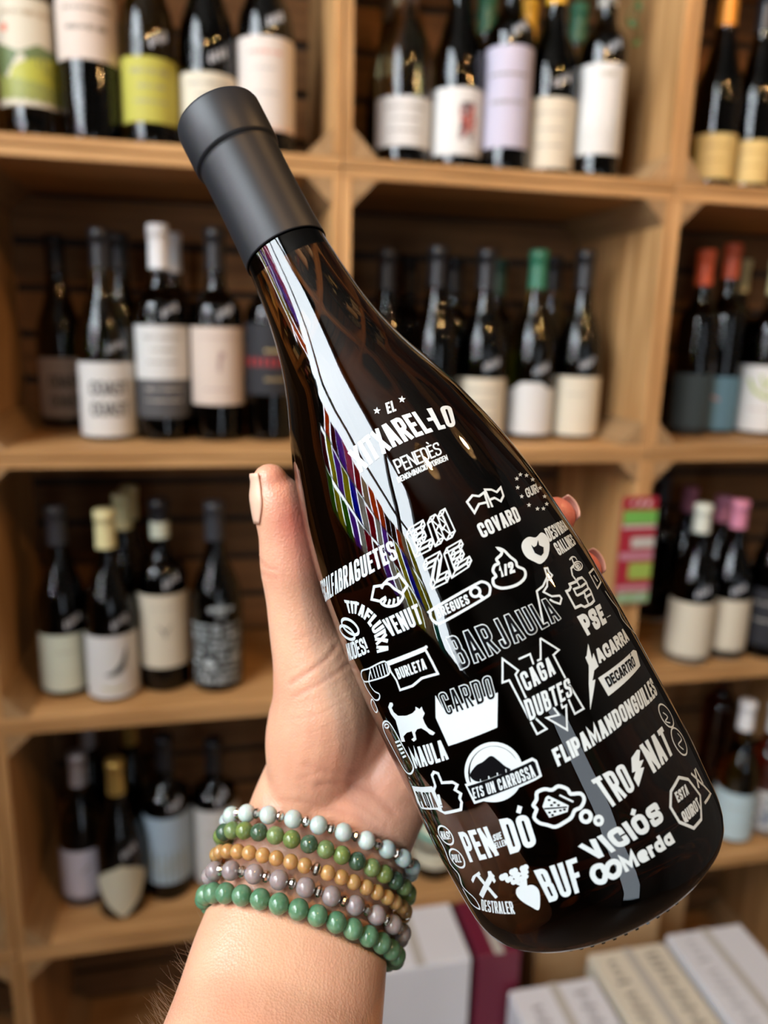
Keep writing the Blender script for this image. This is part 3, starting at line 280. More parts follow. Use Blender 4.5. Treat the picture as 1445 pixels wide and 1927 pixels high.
 ('L','merda',[(-0.0247,21.24),(-0.0251,21.67),(-0.0249,22.21),(-0.0258,22.75),(-0.0298,23.14),(-0.0383,23.38),(-0.0499,23.52),(-0.0623,23.55),(-0.073,23.46),(-0.0818,23.23),(-0.0901,22.84),(-0.0968,22.42),(-0.101,21.96),(-0.1024,21.43),(-0.1015,20.87),(-0.0986,20.34),(-0.0939,19.9),(-0.0866,19.59),(-0.0769,19.38),(-0.0665,19.25),(-0.0571,19.26),(-0.0492,19.47),(-0.0421,19.83),(-0.0349,20.27),(-0.027,20.7),(-0.0182,21.18),(-0.0089,21.71),(0.0008,22.21),(0.0107,22.55),(0.0215,22.73),(0.0331,22.81),(0.0441,22.78),(0.0531,22.65),(0.0602,22.39),(0.0659,22.04),(0.0697,21.61),(0.0704,21.19),(0.0675,20.72),(0.0613,20.23),(0.0536,19.74),(0.0452,19.39),(0.0358,19.18),(0.0249,19.07),(0.0141,19.03),(0.0049,19.11),(-0.0028,19.38),(-0.0095,19.77),(-0.0151,20.2),(-0.0194,20.55),(-0.022,20.73),(-0.0232,20.86),(-0.0238,20.99)],1.5,1,'w',0),
 ('T','buf','BUF',[(-0.4289,18.95),(-0.193,19.04)],[(-0.4223,28.62),(-0.1395,28.08)],3.0,'w',0,1.5),
 ('F','turnip',[(-0.5217,17.62),(-0.533,17.63),(-0.5443,17.99),(-0.5548,18.54),(-0.5657,19.04),(-0.5768,19.51),(-0.5882,20.03),(-0.599,20.56),(-0.6074,21.07),(-0.6135,21.57),(-0.6176,22.07),(-0.6195,22.56),(-0.6198,23.02),(-0.617,23.49),(-0.6118,23.95),(-0.6052,24.37),(-0.5965,24.73),(-0.5858,25.01),(-0.5734,25.22),(-0.5604,25.38),(-0.5487,25.46),(-0.5391,25.43),(-0.5312,25.29),(-0.5232,25.13),(-0.5144,25.02),(-0.5045,25.0),(-0.4942,25.01),(-0.4847,24.97),(-0.4757,24.86),(-0.4682,24.61),(-0.462,24.25),(-0.4568,23.85),(-0.4545,23.38),(-0.4547,22.89),(-0.4572,22.36),(-0.4617,21.77),(-0.4688,21.1),(-0.4794,20.2),(-0.4928,19.15),(-0.508,18.18)],'w',0),
 ('L','turnip',[(-0.5265,24.88),(-0.6413,28.91)],1.1,0,'w',0),
 ('F','turnip',[(-0.6284,28.58),(-0.6409,28.04),(-0.6586,27.76),(-0.6749,27.84),(-0.6827,28.28),(-0.6794,28.88),(-0.666,29.44),(-0.6483,29.72),(-0.6329,29.61),(-0.6259,29.16)],'w',0),
 ('F','turnip',[(-0.6055,28.89),(-0.616,28.44),(-0.631,28.2),(-0.6445,28.29),(-0.6514,28.67),(-0.6488,29.2),(-0.6375,29.68),(-0.6225,29.91),(-0.6091,29.81),(-0.6028,29.42)],'w',0),
 ('F','turnip',[(-0.6016,27.61),(-0.6127,27.13),(-0.6278,26.89),(-0.6413,26.98),(-0.6475,27.38),(-0.6449,27.91),(-0.6337,28.38),(-0.6186,28.62),(-0.6059,28.51),(-0.5989,28.13)],'w',0),
 ('F','turnip',[(-0.5787,27.93),(-0.5885,27.51),(-0.6009,27.32),(-0.6125,27.4),(-0.6179,27.74),(-0.6158,28.19),(-0.606,28.61),(-0.5936,28.8),(-0.5821,28.71),(-0.5767,28.37)],'w',0),
 ('F','turnip',[(-0.5754,26.63),(-0.5852,26.21),(-0.5976,26.02),(-0.6092,26.1),(-0.6146,26.44),(-0.6119,26.91),(-0.6028,27.3),(-0.5896,27.51),(-0.5788,27.41),(-0.5734,27.07)],'w',0),
 ('F','turnip',[(-0.5533,26.93),(-0.561,26.59),(-0.5716,26.43),(-0.5811,26.5),(-0.5857,26.78),(-0.5836,27.18),(-0.5759,27.51),(-0.5653,27.68),(-0.5565,27.59),(-0.5519,27.3)],'w',0),
 ('L','turnip',[(-0.5265,24.88),(-0.5521,29.8)],1.1,0,'w',0),
 ('F','turnip',[(-0.54,29.45),(-0.5517,28.94),(-0.5678,28.7),(-0.5817,28.83),(-0.5888,29.28),(-0.5862,29.86),(-0.5745,30.38),(-0.5584,30.62),(-0.5445,30.48),(-0.5374,30.04)],'w',0),
 ('F','turnip',[(-0.5186,29.73),(-0.529,29.28),(-0.5425,29.08),(-0.5545,29.21),(-0.5607,29.6),(-0.5588,30.11),(-0.5484,30.56),(-0.5348,30.76),(-0.5228,30.63),(-0.5166,30.24)],'w',0),
 ('F','turnip',[(-0.5362,28.25),(-0.5465,27.79),(-0.5601,27.6),(-0.5728,27.7),(-0.5791,28.09),(-0.5765,28.62),(-0.5667,29.05),(-0.5525,29.27),(-0.5398,29.16),(-0.5336,28.77)],'w',0),
 ('F','turnip',[(-0.5148,28.53),(-0.5238,28.14),(-0.5355,27.97),(-0.5463,28.06),(-0.5517,28.4),(-0.549,28.87),(-0.5406,29.24),(-0.5289,29.41),(-0.5182,29.31),(-0.5128,28.98)],'w',0),
 ('F','turnip',[(-0.5323,27.05),(-0.5413,26.65),(-0.5537,26.46),(-0.5645,26.56),(-0.5699,26.89),(-0.5673,27.36),(-0.5582,27.76),(-0.5465,27.93),(-0.5357,27.83),(-0.5303,27.5)],'w',0),
 ('F','turnip',[(-0.5116,27.31),(-0.5186,27.0),(-0.5285,26.85),(-0.5373,26.94),(-0.5419,27.22),(-0.5405,27.6),(-0.5328,27.93),(-0.5229,28.07),(-0.5141,27.99),(-0.5095,27.7)],'w',0),
 ('L','turnip',[(-0.5265,24.88),(-0.4719,30.0)],1.1,0,'w',0),
 ('F','turnip',[(-0.4605,29.64),(-0.4715,29.14),(-0.4862,28.94),(-0.4995,29.09),(-0.5065,29.53),(-0.5034,30.13),(-0.493,30.6),(-0.4776,30.83),(-0.4644,30.67),(-0.458,30.22)],'w',0),
 ('F','turnip',[(-0.4405,29.89),(-0.4501,29.45),(-0.4624,29.29),(-0.4744,29.41),(-0.48,29.82),(-0.478,30.32),(-0.4683,30.76),(-0.4555,30.93),(-0.4441,30.79),(-0.4385,30.39)],'w',0),
 ('F','turnip',[(-0.4764,28.4),(-0.486,27.96),(-0.4989,27.78),(-0.5109,27.91),(-0.5172,28.29),(-0.5146,28.82),(-0.5049,29.25),(-0.4914,29.45),(-0.48,29.31),(-0.4738,28.92)],'w',0),
 ('F','turnip',[(-0.4563,28.65),(-0.464,28.29),(-0.4757,28.12),(-0.4858,28.23),(-0.4906,28.59),(-0.4886,29.03),(-0.4802,29.41),(-0.4692,29.56),(-0.4591,29.44),(-0.4543,29.09)],'w',0),
 ('F','turnip',[(-0.4922,27.16),(-0.5005,26.78),(-0.5122,26.61),(-0.523,26.7),(-0.5284,27.04),(-0.5258,27.5),(-0.5174,27.88),(-0.5057,28.05),(-0.4956,27.94),(-0.4902,27.6)],'w',0),
 ('F','turnip',[(-0.4715,27.43),(-0.4785,27.11),(-0.4883,26.96),(-0.4972,27.05),(-0.5011,27.35),(-0.4997,27.72),(-0.4927,28.04),(-0.4829,28.18),(-0.474,28.1),(-0.4701,27.79)],'w',0),
 ('L','axes',[(-0.8579,30.47),(-0.7927,22.75)],1.5,0,'w',0),
 ('L','axes',[(-0.7155,30.12),(-0.9452,23.03)],1.5,0,'w',0),
 ('F','axes',[(-0.954,28.44),(-0.9105,29.82),(-0.8212,31.27),(-0.822,30.26),(-0.8843,29.52),(-0.9502,27.46)],'w',0),
 ('F','axes',[(-0.7449,31.07),(-0.7157,31.06),(-0.7196,27.95),(-0.7435,27.29),(-0.7503,28.7),(-0.7603,29.68)],'w',0),
 ('T','destraler','DESTRALER',[(-1.0379,17.98),(-0.7085,17.45)],[(-0.9637,22.06),(-0.6815,21.36)],0.95,'w',0,0.475),
 ('L','octagon',[(0.7462,30.4),(0.8342,27.65),(0.8869,21.42),(0.7742,16.8),(0.6645,16.9),(0.5719,21.16),(0.5575,26.06),(0.6193,29.3)],0.9,1,'w',0),
 ('T','octagon','ESTA',[(0.6336,25.41),(0.7735,24.68)],[(0.6399,28.29),(0.7865,27.56)],0.9,'w',0,0.45),
 ('T','octagon','QUIROT',[(0.6113,19.7),(0.8318,18.92)],[(0.6152,22.86),(0.8367,22.13)],0.9,'w',0,0.45),
 ('L','pill',[(-1.136,79.54),(-1.1062,80.05),(-1.074,80.33),(-1.0472,80.32),(-1.03,80.04),(-1.0161,79.5),(-1.0058,78.53),(-0.9965,77.03),(-0.9906,75.11),(-0.9851,73.02),(-0.9776,70.59),(-0.9702,67.98),(-0.9701,65.92),(-0.9797,64.75),(-0.9959,64.11),(-1.0143,63.64),(-1.0353,63.19),(-1.0596,62.9),(-1.0834,62.85),(-1.1027,62.98),(-1.1215,63.34),(-1.1367,64.32),(-1.1506,66.25),(-1.1616,68.8),(-1.17,71.2),(-1.1791,73.25),(-1.1847,75.16),(-1.1837,76.77),(-1.1737,77.98),(-1.1573,78.87)],0.6,1,'w',0),
 ('L','pill',[(-1.0691,73.24),(-0.996,73.61)],0.6,0,'w',0),
 ('L','pill',[(-1.067,72.01),(-0.9978,72.39)],0.6,0,'w',0),
 ('L','pill',[(-1.0648,70.78),(-0.9985,71.19)],0.6,0,'w',0),
 ('L','pill',[(-1.0635,69.55),(-1.0001,69.97)],0.6,0,'w',0),
 ('L','pill',[(-1.0621,68.32),(-1.0016,68.76)],0.6,0,'w',0),
 ('L','pill',[(-1.0513,78.68),(-1.0662,78.32),(-1.0895,78.13),(-1.1121,78.17),(-1.1259,78.43),(-1.1221,78.84),(-1.1048,79.21),(-1.0804,79.41),(-1.059,79.36),(-1.0486,79.08)],0.5,1,'w',0),
 ('F','pilota',[(-1.1445,58.77),(-0.9946,58.48),(-0.8695,58.41),(-0.863,57.19),(-0.8848,50.81),(-0.9775,51.14),(-1.1752,50.9),(-1.1965,53.02)],'w',0),
 ('T','pilota','PILOTA',[(-1.1536,51.69),(-0.9152,51.79)],[(-1.1212,57.1),(-0.8956,56.65)],1.1,'k',1,0.55),
 ('L','pilota',[(-0.927,51.1),(-0.8866,56.62),(-0.8341,58.38),(-0.817,61.57),(-0.7823,62.45),(-0.7526,61.77),(-0.7598,58.89),(-0.6696,58.33),(-0.6446,57.27),(-0.6803,55.99),(-0.6498,54.56),(-0.6781,53.28),(-0.6767,52.11),(-0.7118,50.13),(-0.8745,49.85)],0.9,1,'w',0),
 ('T','pilota','!',[(-0.8989,51.36),(-0.8636,51.27)],[(-0.8644,55.75),(-0.8321,55.6)],1.2,'w',0,0.6),
 ('L','ovals',[(-0.9179,43.8),(-0.9146,43.16),(-0.9153,42.49),(-0.9192,41.85),(-0.9264,41.26),(-0.937,40.73),(-0.9499,40.31),(-0.9661,40.0),(-0.9835,39.82),(-1.0007,39.8),(-1.0197,39.9),(-1.037,40.15),(-1.0534,40.51),(-1.0654,41.01),(-1.0749,41.58),(-1.0794,42.23),(-1.0787,42.91),(-1.0726,43.6),(-1.0621,44.25),(-1.0482,44.82),(-1.032,45.28),(-1.0135,45.61),(-0.995,45.79),(-0.9778,45.79),(-0.961,45.65),(-0.9459,45.36),(-0.9338,44.93),(-0.9241,44.41)],0.6,1,'w',0),
 ('T','ovals','NAS!',[(-1.0752,41.24),(-0.9548,41.51)],[(-1.0386,44.04),(-0.9266,44.15)],0.6,'w',0,0.3),
 ('L','ovals',[(-0.9182,36.46),(-0.9155,35.81),(-0.9159,35.15),(-0.9196,34.51),(-0.9275,33.9),(-0.9378,33.37),(-0.9516,32.92),(-0.9676,32.59),(-0.9849,32.4),(-1.0031,32.34),(-1.021,32.43),(-1.0384,32.65),(-1.0539,33.01),(-1.0662,33.48),(-1.0749,34.05),(-1.0786,34.7),(-1.0783,35.37),(-1.0725,36.06),(-1.0624,36.72),(-1.0487,37.3),(-1.0317,37.79),(-1.0134,38.14),(-0.995,38.34),(-0.9778,38.36),(-0.961,38.24),(-0.9458,37.97),(-0.9336,37.57),(-0.9246,37.05)],0.6,1,'w',0),
 ('T','ovals','PULL',[(-1.0789,33.69),(-0.9549,34.13)],[(-1.0415,36.53),(-0.9287,36.79)],0.6,'w',0,0.3),
 ('L','ovals',[(-1.1236,42.37),(-1.1198,41.62),(-1.115,40.54),(-1.1115,39.28),(-1.1106,38.04),(-1.1171,36.74),(-1.127,35.34),(-1.1367,33.96),(-1.1396,32.76),(-1.1286,31.89),(-1.1118,31.17),(-1.0952,30.5),(-1.0871,29.69),(-1.0959,28.64),(-1.1146,27.47),(-1.134,26.24),(-1.1392,25.13),(-1.1201,24.23),(-1.0899,23.38),(-1.0608,22.55),(-1.0437,21.69),(-1.0395,20.7),(-1.0409,19.68),(-1.0479,18.8),(-1.0598,18.27),(-1.0789,18.18),(-1.1076,18.34),(-1.1381,18.74),(-1.1617,19.33),(-1.1714,20.36),(-1.1709,21.81),(-1.1672,23.22),(-1.1639,24.21)],0.6,0,'w',0),
 ('L','beans',[(1.0581,44.18),(1.0554,43.38),(1.048,42.67),(1.036,42.1),(1.021,41.68),(1.0031,41.44),(0.9848,41.37),(0.9663,41.48),(0.9489,41.77),(0.9326,42.21),(0.9185,42.8),(0.9068,43.5),(0.8993,44.27),(0.8939,45.09),(0.8915,45.93),(0.894,46.72),(0.8991,47.44),(0.9065,48.07),(0.9181,48.54),(0.9325,48.84),(0.9475,48.97),(0.9661,48.88),(0.9837,48.61),(1.0023,48.15),(1.0199,47.52),(1.0351,46.77),(1.0482,45.92),(1.0558,45.04)],0.5,1,'w',0),
 ('L','beans',[(1.0535,35.72),(1.047,34.85),(1.0358,34.09),(1.0214,33.46),(1.0041,33.02),(0.9842,32.77),(0.9644,32.73),(0.9457,32.86),(0.9274,33.21),(0.9116,33.73),(0.8985,34.4),(0.8879,35.2),(0.8818,36.07),(0.8781,37.01),(0.8784,37.94),(0.8825,38.83),(0.8902,39.63),(0.9012,40.3),(0.915,40.81),(0.9314,41.12),(0.9492,41.23),(0.969,41.09),(0.9886,40.75),(1.0078,40.2),(1.0244,39.48),(1.0396,38.6),(1.049,37.66),(1.0539,36.68)],0.5,1,'w',0),
 ('L','beans',[(0.9454,46.6),(0.9537,46.19),(0.9663,45.6),(0.9761,45.01),(0.9787,44.59),(0.9666,44.44),(0.9459,44.45),(0.9264,44.47),(0.9171,44.35),(0.9232,44.01),(0.9393,43.54),(0.957,43.07),(0.9699,42.74)],0.4,0,'w',0),
 ('L','beans',[(0.9965,38.83),(1.0013,38.36),(1.0097,37.66),(1.0142,36.98),(1.0096,36.54),(0.9912,36.47),(0.9646,36.62),(0.9391,36.75),(0.9255,36.64),(0.9271,36.15),(0.9372,35.45),(0.9499,34.75),(0.9586,34.26)],0.4,0,'w',0),
 ('T','edge','XI',[(0.9101,23.05),(1.0237,22.06)],[(0.8966,28.06),(1.0127,27.38)],0.9,'w',0,0.45),
 ('L','edge',[(0.898,18.66),(1.0715,17.84),(0.9888,22.83)],0.8,0,'w',0),
 ('L','swirl',[(0.9855,92.87),(1.1183,93.09),(1.1106,88.5),(0.9739,87.73)],0.6,1,'w',0),
 ('L','swirl',[(1.0376,91.52),(1.0473,89.2)],0.8,0,'w',0),
 ('L','swirl',[(1.0841,85.46),(1.0876,84.82),(1.0917,83.91),(1.0978,82.88),(1.1042,81.93),(1.1133,81.09),(1.1261,80.26),(1.1375,79.42),(1.1436,78.55),(1.1359,77.73),(1.1218,76.92),(1.1111,76.01),(1.1135,74.88),(1.1383,73.25),(1.1862,71.2),(1.2567,69.05),(1.3606,67.1)],0.5,0,'w',0)]

# ------------------------------------------------------------------ helpers
def tag(o, label=None, cat=None, group=None, kind=None):
    if label: o['label']=label
    if cat: o['category']=cat
    if group: o['group']=group
    if kind: o['kind']=kind
    return o
def empty(name, loc=(0,0,0), rz=0):
    o=bpy.data.objects.new(name,None); COL.objects.link(o); o.location=loc; o.rotation_euler=(0,0,rz); o.empty_display_size=.02; return o
def link(name, me, parent=None, loc=None, mat=None):
    o=bpy.data.objects.new(name, me); COL.objects.link(o)
    if mat is not None and not me.materials: me.materials.append(mat)
    if parent: o.parent=parent
    if loc is not None: o.location=loc
    return o
def mesh(name, verts, faces, smooth=False):
    me=bpy.data.meshes.new(name); me.from_pydata([tuple(v) for v in verts],[],faces); me.validate()
    if smooth: me.polygons.foreach_set('use_smooth',[True]*len(me.polygons))
    me.update(); return me
def recalc(me):
    bm=bmesh.new(); bm.from_mesh(me); bmesh.ops.recalc_face_normals(bm,faces=bm.faces); bm.to_mesh(me); bm.free(); return me
def box_me(name, x0,x1,y0,y1,z0,z1, bev=0):
    bm=bmesh.new(); bmesh.ops.create_cube(bm,size=1)
    for v in bm.verts: v.co=Vector(((x0+x1)/2+v.co.x*(x1-x0),(y0+y1)/2+v.co.y*(y1-y0),(z0+z1)/2+v.co.z*(z1-z0)))
    if bev: bmesh.ops.bevel(bm,geom=list(bm.edges),offset=bev,segments=1,affect='EDGES')
    me=bpy.data.meshes.new(name); bm.to_mesh(me); bm.free(); return me
def lathe_me(name, prof, n=48, cap0=True, cap1=True):
    vs=[];fs=[]
    for (h,r) in prof:
        for k in range(n): a=2*pi*k/n; vs.append((r*cos(a),r*sin(a),h))
    m=len(prof)
    for i in range(m-1):
        for k in range(n):
            k2=(k+1)%n; fs.append((i*n+k,i*n+k2,(i+1)*n+k2,(i+1)*n+k))
    if cap0: vs.append((0,0,prof[0][0])); c=len(vs)-1; fs+=[(c,(k+1)%n,k) for k in range(n)]
    if cap1: vs.append((0,0,prof[-1][0])); c=len(vs)-1; b=(m-1)*n; fs+=[(c,b+k,b+(k+1)%n) for k in range(n)]
    return mesh(name,vs,fs,True)
def tube_me(name, pts, radii, n=8, closed=False):
    vs=[];fs=[];P=[Vector(p) for p in pts];m=len(P); a=None
    for i,p in enumerate(P):
        t=((P[(i+1)%m]-P[i-1]) if closed else (P[min(i+1,m-1)]-P[max(i-1,0)])).normalized()
        if a is None: a=t.cross(Vector((.31,.2,.93)))
        a=(a-t*a.dot(t)).normalized(); b=t.cross(a); r=radii[i] if isinstance(radii,(list,tuple)) else radii
        for k in range(n): q=2*pi*k/n; vs.append(p+a*(r*cos(q))+b*(r*sin(q)))
    for i in range(m if closed else m-1):
        for k in range(n):
            j=(i+1)%m; k2=(k+1)%n; fs.append((i*n+k,i*n+k2,j*n+k2,j*n+k))
    if not closed: fs+= [tuple(range(n))[::-1], tuple((m-1)*n+k for k in range(n))]
    return mesh(name,vs,fs,True)

# ------------------------------------------------------------------ materials
def mat(name, col, rough=.5, metal=0, spec=None, **kw):
    m=bpy.data.materials.new(name); m.use_nodes=True; b=m.node_tree.nodes['Principled BSDF']
    b.inputs['Base Color'].default_value=(*col,1); b.inputs['Roughness'].default_value=rough; b.inputs['Metallic'].default_value=metal
    if spec is not None: b.inputs['Specular IOR Level'].default_value=spec
    for k,v in kw.items(): b.inputs[k.replace('_',' ')].default_value=v
    return m
def N(m,t,**kw):
    n=m.node_tree.nodes.new(t)
    for k,v in kw.items(): setattr(n,k,v)
    return n
def L(m,a,b): m.node_tree.links.new(a,b)
def vary(m, c2, scale=(30,30,30), lo=.35, hi=.7, bump=0, detail=5, objrand=0, coord='Object', bdist=.001):
    """noise mixes a second colour into the base colour, with a little relief"""
    nt=m.node_tree; b=nt.nodes['Principled BSDF']
    tc=N(m,'ShaderNodeTexCoord'); mp=N(m,'ShaderNodeMapping'); mp.inputs['Scale'].default_value=scale
    no=N(m,'ShaderNodeTexNoise'); no.inputs['Scale'].default_value=1; no.inputs['Detail'].default_value=detail
    L(m,tc.outputs[coord],mp.inputs[0])
    if objrand:
        oi=N(m,'ShaderNodeObjectInfo'); cb=N(m,'ShaderNodeVectorMath',operation='SCALE'); cx=N(m,'ShaderNodeCombineXYZ')
        for i in range(3): L(m,oi.outputs['Random'],cx.inputs[i])
        L(m,cx.outputs[0],cb.inputs[0]); cb.inputs['Scale'].default_value=37
        ad=N(m,'ShaderNodeVectorMath',operation='ADD'); L(m,mp.outputs[0],ad.inputs[0]); L(m,cb.outputs[0],ad.inputs[1]); L(m,ad.outputs[0],no.inputs['Vector'])
    else: L(m,mp.outputs[0],no.inputs['Vector'])
    rp=N(m,'ShaderNodeValToRGB'); rp.color_ramp.elements[0].position=lo; rp.color_ramp.elements[1].position=hi
    rp.color_ramp.elements[0].color=b.inputs['Base Color'].default_value[:]; rp.color_ramp.elements[1].color=(*c2,1)
    L(m,no.outputs[0],rp.inputs[0]); out=rp.outputs[0]
    if objrand:
        hs=N(m,'ShaderNodeHueSaturation'); mr=N(m,'ShaderNodeMapRange'); mr.inputs[3].default_value=1-objrand; mr.inputs[4].default_value=1+objrand*.7
        L(m,oi.outputs['Random'],mr.inputs[0]); L(m,mr.outputs[0],hs.inputs['Value']); L(m,out,hs.inputs['Color']); out=hs.outputs[0]
    L(m,out,b.inputs['Base Color'])
    if bump:
        bp=N(m,'ShaderNodeBump'); bp.inputs['Strength'].default_value=bump; bp.inputs['Distance'].default_value=bdist
        L(m,no.outputs[0],bp.inputs['Height']); L(m,bp.outputs[0],b.inputs['Normal'])
    return m
def glass(name, col, density, rough=.02, ior=1.48):
    m=mat(name,(1,1,1),rough); b=m.node_tree.nodes['Principled BSDF']
    b.inputs['Transmission Weight'].default_value=1; b.inputs['IOR'].default_value=ior
    v=N(m,'ShaderNodeVolumeAbsorption'); v.inputs['Color'].default_value=(*col,1); v.inputs['Density'].default_value=density
    L(m,v.outputs[0],m.node_tree.nodes['Material Output'].inputs['Volume']); return m
wood_x=vary(mat('pine_along_x',(.56,.315,.130),.62,spec=.25),(.33,.16,.052),(5,70,70),.35,.72,.25,6,.22,bdist=.0006)
wood_y=vary(mat('pine_along_y',(.56,.315,.130),.62,spec=.25),(.33,.16,.052),(70,5,70),.35,.72,.25,6,.22,bdist=.0006)
wood_z=vary(mat('pine_along_z',(.56,.315,.130),.62,spec=.25),(.33,.16,.052),(70,70,5),.35,.72,.25,6,.22,bdist=.0006)
wood_end=vary(mat('pine_endgrain',(.42,.255,.12),.75,spec=.2),(.27,.155,.07),(120,6,120),.35,.7,.3,4,.15)
wood_back=vary(mat('shaded_pine',(.25,.125,.05),.7,spec=.2),(.14,.068,.028),(5,70,70),.35,.72,.25,6,.25)  # back slats: same pine, with the shade deep in the crates put into its colour
GL={'black':glass('near_black_glass',(.30,.22,.10),220),'olive':glass('olive_glass',(.50,.52,.08),50),'green':glass('green_glass',(.52,.64,.06),24),
    'straw':glass('straw_glass',(.90,.82,.38),12),'amber':glass('amber_glass',(.85,.35,.05),45),'rust':glass('rust_glass',(.6,.10,.03),60)}
HERO=glass('dark_amber_glass',(.52,.34,.08),95,.015,1.6)
def pm(n,c,r=.6,**k): return mat(n,c,r,**k)
CAP={'black':pm('black_capsule',(.012,.012,.014),.35),'white':pm('white_capsule',(.78,.78,.78),.35),'gray':pm('slate_capsule',(.08,.085,.1),.4),
 'green':pm('green_capsule',(.03,.16,.09),.35),'dkgreen':pm('dark_green_capsule',(.02,.07,.045),.4),'yellow':pm('yellow_capsule',(.72,.40,.03),.35),
 'patterned':vary(pm('patterned_capsule',(.05,.05,.045),.5),(.7,.68,.6),(160,160,160),.5,.56),'goldorange':pm('orange_gold_capsule',(.75,.33,.05),.35,metal=.3),
 'orangered':pm('orange_capsule',(.62,.10,.035),.4),'paleyellow':pm('pale_yellow_capsule',(.74,.68,.36),.45),'dkgrey':pm('dark_grey_capsule',(.035,.037,.045),.4),
 'creamband':pm('ink_capsule',(.012,.012,.016),.35),'offwhite':pm('off_white_capsule',(.66,.68,.58),.5),'pink':pm('pink_capsule',(.60,.22,.32),.45),
 'gold':pm('gold_foil',(.62,.42,.12),.3,metal=.8),'silver':pm('silver_foil',(.55,.56,.62),.3,metal=.6),'mint':pm('mint_wax',(.10,.55,.42),.45)}
PAP={'cream':(.80,.72,.56),'pinkish':(.80,.66,.56),'yellowgreen':(.56,.52,.09),'peach':(.82,.72,.64),'white':(.82,.81,.78),'lilac':(.62,.58,.70),
 'amber':(.80,.58,.22),'grey':(.44,.41,.42),'dkgrey':(.10,.10,.105),'blacklabel':(.03,.03,.035),'slate':(.05,.075,.085),'steel':(.13,.26,.34),
 'palegreen':(.72,.77,.62),'lilacwhite':(.68,.66,.76),'ivory':(.76,.72,.54),'skyblue':(.48,.62,.74),'aqua':(.60,.76,.80)}
PAPM={k:pm(k+'_paper',tuple(q*.78 for q in v),.6,spec=.3) for k,v in PAP.items()}
INK={}
def ink(c):
    if c not in INK: INK[c]=pm('ink_%d'%len(INK),c,.5)
    return INK[c]
chalk=pm('white_marker',(.72,.74,.78),.5)
print_white=pm('white_screen_print',(.53,.585,.59),.5)
print_black=mat('glossy_black_gap',(.004,.004,.005),.03)

